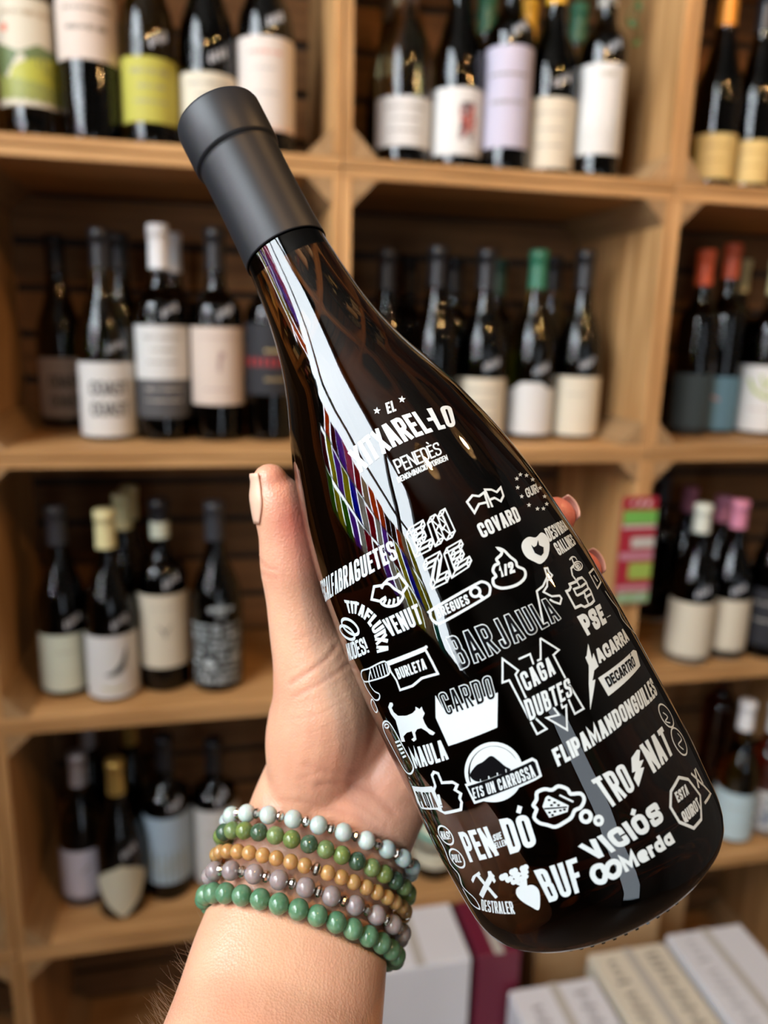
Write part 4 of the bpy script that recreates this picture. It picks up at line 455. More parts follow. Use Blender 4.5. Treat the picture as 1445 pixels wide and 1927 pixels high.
# ------------------------------------------------------------------ lettering and flat print laid on a surface of revolution
def rnd(pts,r,closed=False):
    if r<=0: return list(pts)
    P=[Vector(p) for p in pts];n=len(P);o=[]
    for i in range(n):
        if not closed and i in (0,n-1): o.append(P[i]); continue
        a,b,c=P[i-1],P[i],P[(i+1)%n]; d1=(a-b);d2=(c-b); r1=min(r,d1.length*.5,d2.length*.5)
        if r1<1e-6: o.append(b); continue
        s=b+d1.normalized()*r1;e=b+d2.normalized()*r1
        for t in (0,.25,.5,.75,1): o.append(s*(1-t)**2+b*2*t*(1-t)+e*t*t)
    return o
C_=True;O_=False
GLY={'A':(1,[(O_,0,[(0,0),(.40,1),(.60,1),(1,0)]),(O_,-1,[(.2,.27),(.8,.27)])]),
'B':(1,[(C_,.35,[(0,.5),(0,1),(.9,1),(.9,.53),(.0,.53)][1:]+[(0,.53)][:0]),(C_,.35,[(0,0),(0,.53),(1,.53),(1,0)]),(O_,0,[(0,0),(0,1)]),(O_,0,[(0,1),(.3,1)]),(O_,0,[(0,0),(.3,0)]),(O_,0,[(0,.53),(.4,.53)])]),
'C':(1,[(O_,.45,[(1,.74),(1,1),(0,1),(0,0),(1,0),(1,.26)])]),
'D':(1,[(C_,.5,[(.0,0),(0,1),(1,1),(1,0)]),(O_,0,[(.5,1),(0,1),(0,0),(.5,0)])]),
'E':(.85,[(O_,0,[(1,1),(0,1),(0,0),(1,0)]),(O_,0,[(0,.52),(.85,.52)])]),
'F':(.82,[(O_,0,[(1,1),(0,1),(0,0)]),(O_,0,[(0,.5),(.85,.5)])]),
'G':(1,[(O_,.45,[(1,.76),(1,1),(0,1),(0,0),(1,0),(1,.46),(.72,.46)])]),
'I':(.3,[(O_,0,[(.5,0),(.5,1)])]),'J':(.8,[(O_,.45,[(1,1),(1,0),(0,0),(0,.2)])]),
'L':(.8,[(O_,0,[(0,1),(0,0),(1,0)])]),
'M':(1.35,[(O_,0,[(0,0),(0,1),(.5,.2),(1,1),(1,0)])]),'N':(1.05,[(O_,0,[(0,0),(0,1)]),(O_,0,[(0,.97),(1,.03)]),(O_,0,[(1,0),(1,1)])]),
'O':(1,[(C_,.5,[(0,0),(0,1),(1,1),(1,0)])]),'P':(1,[(O_,0,[(0,0),(0,1)]),(C_,.4,[(0,1),(1,1),(1,.42),(0,.42)]),(O_,0,[(0,1),(.4,1)]),(O_,0,[(0,.42),(.4,.42)])]),
'Q':(1,[(C_,.5,[(0,0),(0,1),(1,1),(1,0)]),(O_,0,[(.55,.28),(1.05,-.05)])]),
'R':(1,[(O_,0,[(0,0),(0,1)]),(C_,.4,[(0,1),(1,1),(1,.48),(0,.48)]),(O_,0,[(0,1),(.4,1)]),(O_,0,[(0,.48),(.4,.48)]),(O_,0,[(.5,.48),(1,0)])]),
'S':(1,[(O_,.45,[(1,.80),(1,1),(0,1),(0,.57),(1,.45),(1,0),(0,0),(0,.20)])]),
'T':(.9,[(O_,0,[(0,1),(1,1)]),(O_,0,[(.5,0),(.5,1)])]),'U':(1,[(O_,.45,[(0,1),(0,0),(1,0),(1,1)])]),
'V':(1,[(O_,0,[(0,1),(.42,0),(.58,0),(1,1)])]),'X':(1,[(O_,0,[(0,0),(1,1)]),(O_,0,[(0,1),(1,0)])]),
'Z':(.95,[(O_,0,[(0,1),(1,1),(0,0),(1,0)])]),'1':(.5,[(O_,0,[(.2,.8),(.8,1),(.8,0)])]),
'2':(.9,[(O_,.4,[(0,.72),(0,1),(1,1),(1,.62),(0,.12),(0,0)]),(O_,0,[(0,0),(1,0)])]),'/':(.7,[(O_,0,[(0,0),(1,1)])]),
'!':(.3,[(O_,0,[(.5,.35),(.5,1)]),(O_,-1,[(.5,-.08),(.5,.10)])]),'·':(.25,[(O_,-1,[(.5,.44),(.5,.62)])]),"'":(.2,[(O_,0,[(.5,.7),(.5,1)])]),' ':(.45,[]),
'e':(.95,[(O_,.35,[(.1,.34),(1,.34),(1,.68),(0,.68),(0,0),(.85,0)])]),'r':(.55,[(O_,0,[(0,0),(0,.68)]),(O_,.4,[(0,.4),(.3,.66),(1,.66)])]),
'd':(.95,[(C_,.4,[(0,0),(0,.66),(1,.66),(1,0)]),(O_,0,[(1,0),(1,1)])]),'a':(.95,[(C_,.4,[(0,0),(0,.66),(1,.66),(1,0)]),(O_,0,[(1,0),(1,.68)])])}
ACC={'È':('E',-1),'É':('E',1),'Ó':('O',1)}
class Surf:
    """flat print on a turned body: maps (angle, height in mm) to a point just off the surface"""
    def __init__(s, rad, off=.12): s.rad=rad; s.off=off; s.v=[]; s.f=[]
    def pt(s,th,h,lay):
        r=s.rad(h)+(s.off+.09*lay)
        return (r*sin(th)/1000,-r*cos(th)/1000,h/1000)      # angle 0 faces local -Y, positive to local +X
    def poly(s, quad, lay):
        k=len(s.v); s.v+= [s.pt(a,b,lay) for a,b in quad]; s.f.append(tuple(range(k,k+len(quad))))
    def ribbon(s, P, w, closed, lay, mp):
        """P in flat mm, mp maps mm to (angle,height)"""
        Q=[]
        n=len(P); rng=n if closed else n-1
        for i in range(rng):
            a,b=Vector(P[i]),Vector(P[(i+1)%n]); m=max(1,int((b-a).length/2.2))
            for j in range(m): Q.append(a.lerp(b,j/m))
        if not closed: Q.append(Vector(P[-1]))
        Q=[q for i,q in enumerate(Q) if i==0 or (q-Q[i-1]).length>1e-3]
        if closed and (Q[-1]-Q[0]).length<1e-3: Q.pop()
        n=len(Q)
        if n<2: return
        l=[];r=[]
        for i in range(n):
            d1=(Q[i]-Q[i-1]) if (i>0 or closed) else (Q[1]-Q[0]); d2=(Q[(i+1)%n]-Q[i]) if (i<n-1 or closed) else d1
            d1=d1.normalized();d2=d2.normalized(); n1=Vector((-d1.y,d1.x));n2=Vector((-d2.y,d2.x)); m=n1+n2
            if m.length<.2: m=n1
            m.normalize(); k=min(1/max(m.dot(n1),.3),2.4)*w/2
            l.append(Q[i]+m*k); r.append(Q[i]-m*k)
        b=len(s.v)
        for i in range(n): s.v.append(s.pt(*mp(l[i]),lay)); s.v.append(s.pt(*mp(r[i]),lay))
        for i in range(n if closed else n-1):
            j=(i+1)%n; s.f.append((b+2*i,b+2*i+1,b+2*j+1,b+2*j))
    def fill(s, pts, lay):
        """pts (angle,height) closed outline, filled and kept round"""
        R0=s.rad(sum(p[1] for p in pts)/len(pts)); t0=pts[0][0]
        P=[Vector(((a-t0)*R0,h,0)) for a,h in pts]
        bm=bmesh.new(); vs=[bm.verts.new(p) for p in P]
        es=[bm.edges.new((vs[i],vs[(i+1)%len(vs)])) for i in range(len(vs))]
        bmesh.ops.triangle_fill(bm,edges=es,use_beauty=True)
        for _ in range(3):
            lg=[e for e in bm.edges if e.calc_length()>2.6]
            if not lg: break
            bmesh.ops.subdivide_edges(bm,edges=lg,cuts=1); bmesh.ops.triangulate(bm,faces=bm.faces)
        bm.verts.index_update(); b=len(s.v)
        s.v+=[s.pt(v.co.x/R0+t0,v.co.y,lay) for v in bm.verts]; s.f+=[tuple(b+v.index for v in f.verts) for f in bm.faces]; bm.free()
    def path(s, pts, w, closed, lay):
        R0=s.rad(sum(p[1] for p in pts)/len(pts))
        s.ribbon([(a*R0,h) for a,h in pts],w,closed,lay,lambda q:(q[0]/R0,q[1]))
    def text(s, txt, base, top, w, lay, ins):
        R0=s.rad(sum(p[1] for p in base)/len(base))
        def prep(pl):
            d=[0]
            for a,b in zip(pl,pl[1:]): d.append(d[-1]+math.hypot((b[0]-a[0])*R0,b[1]-a[1]))
            return pl,d
        def at(q,u):
            pl,d=q; x=u*d[-1]
            for i in range(len(pl)-1):
                if x<=d[i+1] or i==len(pl)-2:
                    t=(x-d[i])/max(d[i+1]-d[i],1e-9); return (pl[i][0]+(pl[i+1][0]-pl[i][0])*t, pl[i][1]+(pl[i+1][1]-pl[i][1])*t)
        B,Tp=prep(base),prep(top); Wd=(B[1][-1]+Tp[1][-1])/2
        a,b=at(B,.5),at(Tp,.5); H=math.hypot((b[0]-a[0])*R0,b[1]-a[1])
        cs=[ACC.get(c,(c,0)) for c in txt]; gap=2*ins*.26
        tot=sum(GLY[c][0] for c,_ in cs); u=(Wd-gap*(len(cs)-1))/tot
        k_=min(1,.40*u/(2*ins),.27*H/(2*ins)); ins*=k_; w*=k_
        def mp(q):
            x,y=q[0]/Wd,q[1]/H; p=at(B,x);r=at(Tp,x)
            if len(base)==len(top)>2:
                d=B[1]; X_=x*d[-1]; i=max([k for k in range(len(base)-1) if X_>=d[k]] or [0]); t=(X_-d[i])/max(d[i+1]-d[i],1e-9)
                r=(top[i][0]+(top[i+1][0]-top[i][0])*t, top[i][1]+(top[i+1][1]-top[i][1])*t)
            return (p[0]*(1-y)+r[0]*y,p[1]*(1-y)+r[1]*y)
        x=0
        for c,ac in cs:
            rel,paths=GLY[c]; gw=rel*u; iw=max(gw-2*ins,0)
            for cl,rr,pts in paths:
                P=[(x+ins+px*iw, ins+py*(H-2*ins)) for px,py in pts]
                P=rnd(P,rr*gw,cl)
                if not cl and rr>=0:
                    P[0]=Vector(P[0]); P[-1]=Vector(P[-1]); a_=(P[0]-Vector(P[1])).normalized(); b_=(P[-1]-Vector(P[-2])).normalized(); P[0]=P[0]+a_*(w*.5); P[-1]=P[-1]+b_*(w*.5)
                s.ribbon(P,w,cl,lay,mp)
            if ac: s.ribbon([(x+gw*(.5-.12*ac),H*1.08),(x+gw*(.5+.16*ac),H*1.28)],w*.8,False,lay,mp)
            x+=gw+gap
    def build(s,name,m,parent):
        o=link(name,mesh(name,s.v,s.f),parent,mat=m)
        if name in('printed_words','printed_art','marker_scribble'): o['kind']='stuff'
        return o

# ------------------------------------------------------------------ the room
XL,XR,YB,YF,ZC=-1.25,2.4,-3.0,1.425,3.5
floor_m=vary(mat('worn_floorboards',(.13,.085,.055),.5),(.09,.055,.035),(4,40,1),.35,.7,.1)
plaster=vary(mat('dark_plaster',(.10,.085,.07),.8),(.075,.06,.05),(3,3,3),.3,.7,.1)
white_pl=vary(mat('warm_plaster',(.14,.12,.10),.8),(.11,.09,.07),(3,3,3),.3,.7,.1)
dark_wall=mat('dark_wall',(.03,.024,.02),.8)
def struct(name, me, m): return tag(link(name,me,mat=m),kind='structure')
struct('floor',box_me('floor',XL,XR,YB,YF,-.1,-.002),floor_m)
struct('ceiling',box_me('ceiling',XL,XR,YB,YF,ZC,ZC+.1),white_pl)
struct('wall_front',box_me('wall_front',XL,XR,YF,YF+.1,-.1,ZC),dark_wall)
struct('wall_right',box_me('wall_right',XR,XR+.1,YB,YF,-.1,ZC),plaster)
def wall_hole(name, axis, c0, a0,a1, h0,h1, H0,H1, A0,A1, m):
    """a wall with one rectangular opening, one mesh"""
    bm=bmesh.new()
    for (u0,u1,v0,v1) in ((A0,a0,H0,H1),(a1,A1,H0,H1),(a0,a1,H0,h0),(a0,a1,h1,H1)):
        b=bmesh.ops.create_cube(bm,size=1)
        for v in b['verts']:
            t=c0+(.5+v.co.x)*-.1; u=u0+(u1-u0)*(v.co.y+.5); w=v0+(v1-v0)*(v.co.z+.5)
            v.co=Vector((t,u,w)) if axis=='x' else Vector((u,t,w))
    me=bpy.data.meshes.new(name); bm.to_mesh(me); bm.free(); struct(name,me,m)
wall_hole('wall_left','x',XL,-1.65,.55,1.25,3.35,-.1,ZC,YB,YF,plaster)
wall_hole('wall_back','y',YB,.35,1.15,.02,2.4,-.1,ZC,XL,XR,plaster)
frame_m=mat('black_window_frame',(.02,.02,.022),.4)
wn=tag(empty('window_1',(XL-.05,-.55,1.25)),kind='structure')
for (a,b,c,d) in ((-1.10,-1.06,0,2.1),(1.06,1.10,0,2.1),(-1.1,1.1,0,.05),(-1.1,1.1,2.05,2.1)): link('window_frame',box_me('window_frame',-.03,.03,a,b,c,d),wn,mat=frame_m)
for y in (-.42,): link('window_mullion',box_me('window_mullion',-.03,.03,y-.04,y+.04,0,2.1),wn,mat=frame_m)
link('window_transom',box_me('window_transom',-.02,.02,-1.1,1.1,.96,1.0),wn,mat=frame_m)
link('window_sill',box_me('window_sill',-.05,.10,-1.12,1.12,-.03,0),wn,mat=wood_y)
dr=tag(empty('door_1',(.75,YB-.05,.02)),kind='structure')
for (a,b,c,d) in ((-.4,-.34,0,2.38),(.34,.4,0,2.38),(-.4,.4,2.3,2.38),(-.4,.4,0,.3)): link('door_frame',box_me('door_frame',a,b,-.03,.03,c,d),dr,mat=frame_m)
# card rack standing in the lower window: its bright cards glint in the held bottle
rack=tag(empty('card_rack',(XL+.06,0,1.25)),'wire rack of bright paper cards standing in the window, mirrored in the held bottle','rack')
link('side_rail',box_me('side_rail',-.02,.0,-1.1,-1.085,0,.74),rack,mat=frame_m); link('side_rail',box_me('side_rail',-.02,.0,.505,.52,0,.74),rack,mat=frame_m)
for z in (.0,.24,.48): link('rail',box_me('rail',-.02,.02,-1.1,.52,z,z+.008),rack,mat=frame_m)
rng=random.Random(4)
cc=[(.75,.62,.45),(.02,.08,.75),(.95,.25,.02),(.42,.14,.75),(.75,.70,.03),(.65,.02,.12),(.03,.45,.38),(.85,.25,.45),(.18,.50,.04),(.02,.02,.02),(.78,.76,.70),(.30,.02,.08)]
def paper(n,c):
    m=mat(n,c,.6); b=m.node_tree.nodes['Principled BSDF']; t=N(m,'ShaderNodeBsdfTranslucent'); t.inputs[0].default_value=(*c,1); x=N(m,'ShaderNodeMixShader'); x.inputs[0].default_value=.45
    L(m,b.outputs[0],x.inputs[1]); L(m,t.outputs[0],x.inputs[2]); L(m,x.outputs[0],m.node_tree.nodes['Material Output'].inputs['Surface']); return m
cm=[paper('card_%d'%i,c) for i,c in enumerate(cc)]
for r_ in range(3):
    for k in range(14):
        q=rng.uniform(.085,.112)
        link('card',box_me('card',.001,.004,-1.08+k*.114,-1.08+k*.114+q,.009+r_*.24,.009+r_*.24+rng.uniform(.19,.23)),rack,mat=rng.choice(cm))

# warm pendant lamps (their glints show on the top shelf)
shade_m=mat('black_lamp_shade',(.02,.02,.02),.4)
for i,(x,y,z) in enumerate(((.05,-.35,2.3),(.75,.15,2.35),(1.5,-.4,2.3))):
    pl=tag(empty('pendant_lamp',(x,y,z)),['black pendant lamp above the camera','black pendant lamp nearest the shelves','black pendant lamp over the right side of the shop'][i],'lamp','pendant lamps')
    link('lamp_shade',lathe_me('lamp_shade',[(0.02,.11),(.10,.05),(.13,.02)],24,False,True),pl,mat=shade_m)
    link('cord',tube_me('cord',[(0,0,.13),(0,0,ZC-z)],.003,6),pl,mat=shade_m)
    ld=bpy.data.lights.new('bulb','POINT'); ld.energy=17; ld.color=(1,.56,.22); ld.shadow_soft_size=.03
    lo=bpy.data.objects.new('bulb',ld); COL.objects.link(lo); lo.parent=pl; lo.location=(0,0,-.01)

# ------------------------------------------------------------------ crates
X0,D0,Z0,WC,HC,DC=.1767,1.1212,1.5997,.50777,.40,.30
BT=.013; LEG=.036
def tri_me(leg,dep):
    v=[(0,0,0),(leg,0,0),(0,0,leg),(0,dep,0),(leg,dep,0),(0,dep,leg)]
    return mesh('corner_post',v,[(0,1,2),(3,5,4),(0,3,4,1),(1,4,5,2),(0,2,5,3)])
g=.0008
side_me=[];flo_me=[];back_me=[]
wz=(HC-2*g)
for k in range(3):
    y0,y1=DC*k/3,DC*(k+1)/3
    a=box_me('side_board',0,BT,y0+.0006,y1-.0006,BT,wz-BT,.0012); a.materials.append(wood_z); side_me.append(a)
    a=box_me('shelf_board',0,WC-2*g,y0+.0006,y1-.0006,0,BT,.0012); a.materials.append(wood_x); flo_me.append(a)
for k in range(5):
    z0=BT+(wz-2*BT)*k/5; z1=BT+(wz-2*BT)*(k+1)/5
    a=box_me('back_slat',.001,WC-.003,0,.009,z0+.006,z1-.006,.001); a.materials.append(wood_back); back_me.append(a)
post_me=tri_me(LEG,DC-.012); post_me.materials.append(wood_end)
rowname=['top','second','third','fourth','bottom']; colname={-2:'far left',-1:'left',0:'middle',1:'right'}
rj=random.Random(11)
for (i,j) in CRATES:
    dx=CDX.get((i,j),0)
    c=tag(empty('wooden_crate',(X0+i*WC+g+dx,D0,Z0-j*HC+g)),
      'pine crate on its side, %s column, %s row of the crate shelving'%(colname[i],rowname[j]),'crate','stacked pine crates used as shelving')
    for k in range(3):
        link('side_board',side_me[k],c,(0,0,0)); link('side_board',side_me[k],c,(WC-2*g-BT,0,0))
        link('shelf_board',flo_me[k],c,(0,0,0)); link('top_board',flo_me[k],c,(0,0,wz-BT))
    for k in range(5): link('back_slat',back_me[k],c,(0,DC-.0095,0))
    for (x,z,ry) in ((BT,BT,0),(WC-2*g-BT,BT,-pi/2),(WC-2*g-BT,wz-BT,pi),(BT,wz-BT,pi/2)):
        o=link('corner_post',post_me,c,(x,0.0005,z)); o.rotation_euler=(0,ry,0)

# ------------------------------------------------------------------ shelf bottles
def interp(tab):
    def f(h):
        if h<=tab[0][0]: return tab[0][1]
        for (a,b),(c,d) in zip(tab,tab[1:]):
            if h<=c: return b+(d-b)*(h-a)/(c-a)
        return tab[-1][1]
    return f
def smooth_prof(tab,n=60):
    """monotone cubic through the profile"""
    xs=[a for a,b in tab]; ys=[b for a,b in tab]; m=[(ys[i+1]-ys[i])/(xs[i+1]-xs[i]) for i in range(len(xs)-1)]
    t=[m[0]]+[ (0 if m[i-1]*m[i]<=0 else 2*m[i-1]*m[i]/(m[i-1]+m[i])) for i in range(1,len(m))]+[m[-1]]
    o=[]
    for i in range(len(xs)-1):
        h=xs[i+1]-xs[i]; k=max(2,int(n*h/(xs[-1]-xs[0])))
        for q in range(k):
            s=q/k; o.append((xs[i]+h*s,(2*s**3-3*s*s+1)*ys[i]+(s**3-2*s*s+s)*h*t[i]+(3*s*s-2*s**3)*ys[i+1]+(s**3-s*s)*h*t[i+1]))
    o.append((xs[-1],ys[-1])); return o
def shape(typ,Rm,H,top=0):
    n=14.3; q=max(0,min(top+4-H*.44,H*.16)) if typ=='bur' else 0    # tall-labelled bottles have a longer body
    if typ=='bur': t=[(0,Rm*.86),(3,Rm*.97),(8,Rm),(H*.44+q,Rm),(H*.53+q*.9,Rm*.93),(H*.62+q*.7,Rm*.70),(H*.70+q*.5,n+4.5),(H*.78+q*.4,n+.8),(H*.86,n),(H-17,n-.3),(H-16,n+1),(H-1,n+1),(H,n-1)]
    elif typ=='bor': t=[(0,Rm*.88),(3,Rm*.98),(7,Rm),(H*.60,Rm),(H*.655,Rm*.90),(H*.70,n+6),(H*.735,n+1.5),(H*.78,n),(H-17,n-.3),(H-16,n+1),(H-1,n+1),(H,n-1)]
    else: t=[(0,Rm*.8),(4,Rm*.95),(12,Rm),(H*.5,Rm),(H*.75,Rm*.8),(H*.85,n+9),(H*.86,n+10),(H*.97,n+10),(H,n+6)]
    return t
def words(s,th0,th1,h,sz,seed,lay=1,w=1.6):
    """a line of small printed words, too fine to read: narrow upright strokes of uneven height"""
    r=random.Random(seed); a=th0
    while a<th1:
        k=sz*r.choice((.6,.8,1,1)); s.path([(a,h-k/2),(a+.008,h+k/2)],w,False,lay); a+=.045 if r.random()<.8 else .09
def shelf_bottle(row,x,y,Rr,H,typ,gl,cc,cl,labs,scrib,text,seed):
    zb=Z0-.4*row+BT+g+.0004
    rz=math.atan2(x,y)                                   # each bottle was set down roughly facing the aisle
    root=tag(empty('wine_bottle',(x,y,zb),-rz*.9),text,'bottle','wine bottles on the crate shelves')
    Rm,Hm=Rr*1000,H*1000; tab=smooth_prof(shape(typ,Rm,Hm,max([l[1] for l in labs]+[0])),46); f=interp(tab)
    link('glass_body',lathe_me('glass_body',[(a/1000,b/1000) for a,b in tab],40),root,mat=GL[gl])
    z0=Hm-cl; prof=[(z0,f(z0)+.35)]+[(a,b+.35) for a,b in tab if z0<a<Hm-.5]+[(Hm+.4,f(Hm)+.2)]
    cp=link('capsule',lathe_me('capsule',[(a/1000,b/1000) for a,b in prof],32,False,True),root,mat=CAP[cc])
    if cc=='creamband': 
        bd=[(z0,f(z0)+.6),(z0+26,f(z0+26)+.6)]; link('capsule_band',lathe_me('capsule_band',[(a/1000,b/1000) for a,b in bd],32,False,False),cp,mat=PAPM['palegreen'])
    for li,(h0,h1,col,ang,art) in enumerate(labs):
        h0=max(h0,4); s=Surf(f,.25); A=R(ang)
        if art=='diamond':
            s.fill([(-A*.98,(h0+h1)/2+14),(-A*.5,h1-14),(0,h1-1),(A*.5,h1-14),(A*.98,(h0+h1)/2+14),(A*.5,h0+26),(0,h0),(-A*.5,h0+26)],0)
        elif art=='arch':
            s.fill([(-A,h0),(A*0,h0),(A,h0),(A,h1-10),(A*.55,h1-9),(A*.3,h1),(-A*.3,h1),(-A*.55,h1-9),(-A,h1-14)],0)
        else:
            n=18
            for i in range(n): 
                a,b=-A+2*A*i/n,-A+2*A*(i+1)/n
                for j in range(5): y0_,y1_=h0+(h1-h0)*j/5,h0+(h1-h0)*(j+1)/5; s.poly([(a,y0_),(b,y0_),(b,y1_),(a,y1_)],0)
        lb=s.build('label',PAPM[col],root); H2=h1-h0; dk=(.03,.03,.03); m=Surf(f,.25)
        def add(mm,c,nm='printed_art'): mm.build(nm,ink(c),lb)
        if art in('coast',):
            m.text('COAST',[(-.62,h0+H2*.56),(.75,h0+H2*.56)],[(-.62,h0+H2*.75),(.75,h0+H2*.75)],3.4,1,1.7)
            m.text('COAST',[(-.62,h0+H2*.28),(.75,h0+H2*.28)],[(-.62,h0+H2*.47),(.75,h0+H2*.47)],3.4,1,1.7); add(m,dk,'printed_words')
        if art=='coast_line':
            words(m,-.8,.8,h0+H2*.72,4,seed); words(m,-.7,.7,h0+H2*.45,6,seed+1,w=1.3); add(m,(.16,.13,.10),'printed_words')
        if art=='words':
            words(m,-.7,.75,h0+H2*.78,5,seed,w=1); words(m,-.4,.5,h0+H2*.55,3,seed+1); words(m,-.55,.6,h0+H2*.32,3,seed+2); add(m,(.22,.2,.18),'printed_words')
        if art=='faint':
            words(m,-.4,.45,h0+H2*.7,3.5,seed); words(m,-.5,.5,h0+H2*.3,2.5,seed+1,w=.5); add(m,(.38,.37,.3),'printed_words')
        if art=='lightwords':
            words(m,-.7,.7,h0+H2*.75,5,seed,w=1.1); words(m,-.7,.7,h0+H2*.45,3,seed+1); add(m,(.5,.45,.4),'printed_words')
        if art=='mark': m.path([(-.1,h0+H2*.6),(.05,h0+H2*.66),(.25,h0+H2*.72)],3,False,1); add(m,(.2,.18,.15))
        if art=='hills':
            m.fill([(-A,h0+8),(A,h0+2),(A,h0+H2*.5),(.3,h0+H2*.58),(-.3,h0+H2*.50),(-A,h0+H2*.62)],1); add(m,(.12,.17,.06))
            m=Surf(f,.25); m.fill([(-.9,h0+10),(A,h0+H2*.14),(A,h0+H2*.5),(0,h0+H2*.44),(-.55,h0+H2*.36)],2); add(m,(.42,.42,.05))
            m=Surf(f,.25); m.fill([(-A,h0+9),(A*.9,h0+4),(A*.9,h0+H2*.2),(-.2,h0+H2*.24),(-A,h0+H2*.30)],3); add(m,(.26,.29,.07))
            m=Surf(f,.25); m.fill([(-.75+.11*cos(k*pi/4),h0+H2*.72+5*sin(k*pi/4)) for k in range(8)],3); add(m,(.7,.08,.03))
            m=Surf(f,.25); words(m,-.8,.8,h0+H2*.86,6,seed); add(m,(.4,.3,.2),'printed_words')
        if art=='orangebase':
            m.poly([(-A,h0),(-A/2,h0),(-A/2,h0+7),(-A,h0+7)],1)
            for i in range(8): a,b=-A+2*A*i/8,-A+2*A*(i+1)/8; m.poly([(a,h0),(b,h0),(b,h0+7),(a,h0+7)],1)
            add(m,(.75,.20,.02)); m=Surf(f,.25); words(m,-.6,.6,h0+H2*.83,5,seed); add(m,(.6,.25,.2),'printed_words')
            m=Surf(f,.25); words(m,-.4,.4,h0+H2*.66,4,seed); words(m,-.45,.45,h0+H2*.4,3,seed+3); add(m,(.4,.38,.36),'printed_words')
        if art=='redart':
            r=random.Random(5)
            for k in range(16): m.path([(r.uniform(.1,.75),h0+r.uniform(.2,.8)*H2) for _ in range(3)],2.2,False,1)
            add(m,(.10,.07,.08)); m=Surf(f,.25)
            for k in range(6): m.path([(r.uniform(.15,.8),h0+r.uniform(.25,.75)*H2) for _ in range(2)],2.6,False,2)
            add(m,(.55,.07,.04))
        if art=='reeds':
            r=random.Random(7)
            for k in range(16): a=-.8+k*.11; m.path([(a,h0+2),(a+r.uniform(-.03,.05),h0+H2*r.uniform(.25,.45))],.5,False,1)
            words(m,-.1,.5,h0+H2*.88,7,seed,w=1.2); add(m,(.30,.29,.22))
        if art=='wheat':
            for k in range(6):
                hh=h0+H2*(.14+.12*k)
                for q in (-1,1): m.fill([(-.85,hh),(-.85+q*.13,hh+5),(-.85+q*.2,hh+12),(-.85+q*.05,hh+9)],1)
            add(m,(.30,.26,.05)); m=Surf(f,.25); words(m,-.4,.7,h0+H2*.72,3.5,seed); words(m,-.3,.6,h0+H2*.4,3,seed+1); add(m,(.42,.24,.06),'printed_words')
        if art=='animal':
            words(m,-.75,.8,h0+H2*.86,4.5,seed,w=.7); words(m,-.5,.5,h0+H2*.2,3,seed+1)
            m.fill([(.0,h0+H2*.45),(.12,h0+H2*.42),(.15,h0+H2*.58),(.3,h0+H2*.66),(.1,h0+H2*.70),(.02,h0+H2*.6)],1); add(m,(.35,.24,.22))
        if art=='redband':
            for i in range(10): a,b=-A+2*A*i/10,-A+2*A*(i+1)/10; m.poly([(a,h0+H2*.40),(b,h0+H2*.40),(b,h0+H2*.52),(a,h0+H2*.52)],1)
            add(m,(.62,.02,.02)); m=Surf(f,.25); words(m,-.2,.7,h0+H2*.62,5,seed); words(m,-.2,.7,h0+H2*.22,5,seed+1,w=1); add(m,(.5,.36,.15),'printed_words')
        if art=='dash': m.path([(-.5,h0+H2*.58),(-.2,h0+H2*.62),(.1,h0+H2*.57)],4,False,1); add(m,(.6,.25,.2))
        if art=='greenart':
            m.path([(-.7,h0+H2*.80),(-.4,h0+H2*.62),(.1,h0+H2*.52),(.5,h0+H2*.60),(.8,h0+H2*.74)],6,False,1)
            m.path([(-.2,h0+H2*.86),(.0,h0+H2*.66),(.3,h0+H2*.84)],4,False,1); add(m,(.34,.42,.07))
            m=Surf(f,.25); words(m,-.6,.6,h0+H2*.34,3,seed); add(m,(.45,.35,.3),'printed_words')
        if art=='bird':
            m.fill([(-.35,h0+H2*.38),(.0,h0+H2*.44),(.3,h0+H2*.56),(.5,h0+H2*.76),(.6,h0+H2*.80),(.55,h0+H2*.62),(.45,h0+H2*.46),(.2,h0+H2*.38),(-.1,h0+H2*.36)],1); add(m,(.05,.06,.06))
            m=Surf(f,.25); m.path([(-.45,h0+H2*.17),(0,h0+H2*.14),(.4,h0+H2*.17)],2.6,False,1); add(m,(.42,.38,.08))
        if art=='moth':
            m.fill([(-.32,h0+H2*.62),(-.05,h0+H2*.50),(.05,h0+H2*.40),(.02,h0+H2*.52)],1); m.fill([(.40,h0+H2*.62),(.13,h0+H2*.50),(.05,h0+H2*.40),(.08,h0+H2*.52)],1); add(m,(.10,.09,.08))
            m=Surf(f,.25); words(m,-.5,.5,h0+H2*.82,3,seed); add(m,(.45,.42,.35),'printed_words')
        if art=='landscape':
            for i in range(10): a,b=-A+2*A*i/10,-A+2*A*(i+1)/10; m.poly([(a,h0),(b,h0),(b,h0+H2*(.45+.03*(i%3))),(a,h0+H2*(.47+.03*((i+1)%2)))],1)
            add(m,(.22,.27,.24)); m=Surf(f,.25)
            for i in range(8): m.path([(-.8+i*.22,h0+H2*.15),(-.7+i*.22,h0+H2*.4)],3,False,2)
            add(m,(.35,.38,.33))
        if art=='map':
            r=random.Random(3)
            for k in range(9): m.path([(r.uniform(-.7,.7),h0+r.uniform(.15,.9)*H2) for _ in range(3)],3.5,False,1)
            add(m,(.18,.22,.28))
    if scrib:                                             # handwritten price in white marker on the glass
        top=max([l[1] for l in labs]+[0]); m=Surf(f,.2); r=random.Random(seed*3+1); b0=top+8
        for k in range(4):
            a=.05+k*.17; hgt=b0+4+k*3.4
            m.path([(a,hgt),(a+.05,hgt+11),(a+.11,hgt+3),(a+.07,hgt-2),(a+.02,hgt+6)][:r.choice((3,5,5))],1.1,False,1)
        m.build('marker_scribble',chalk,root)
    return root
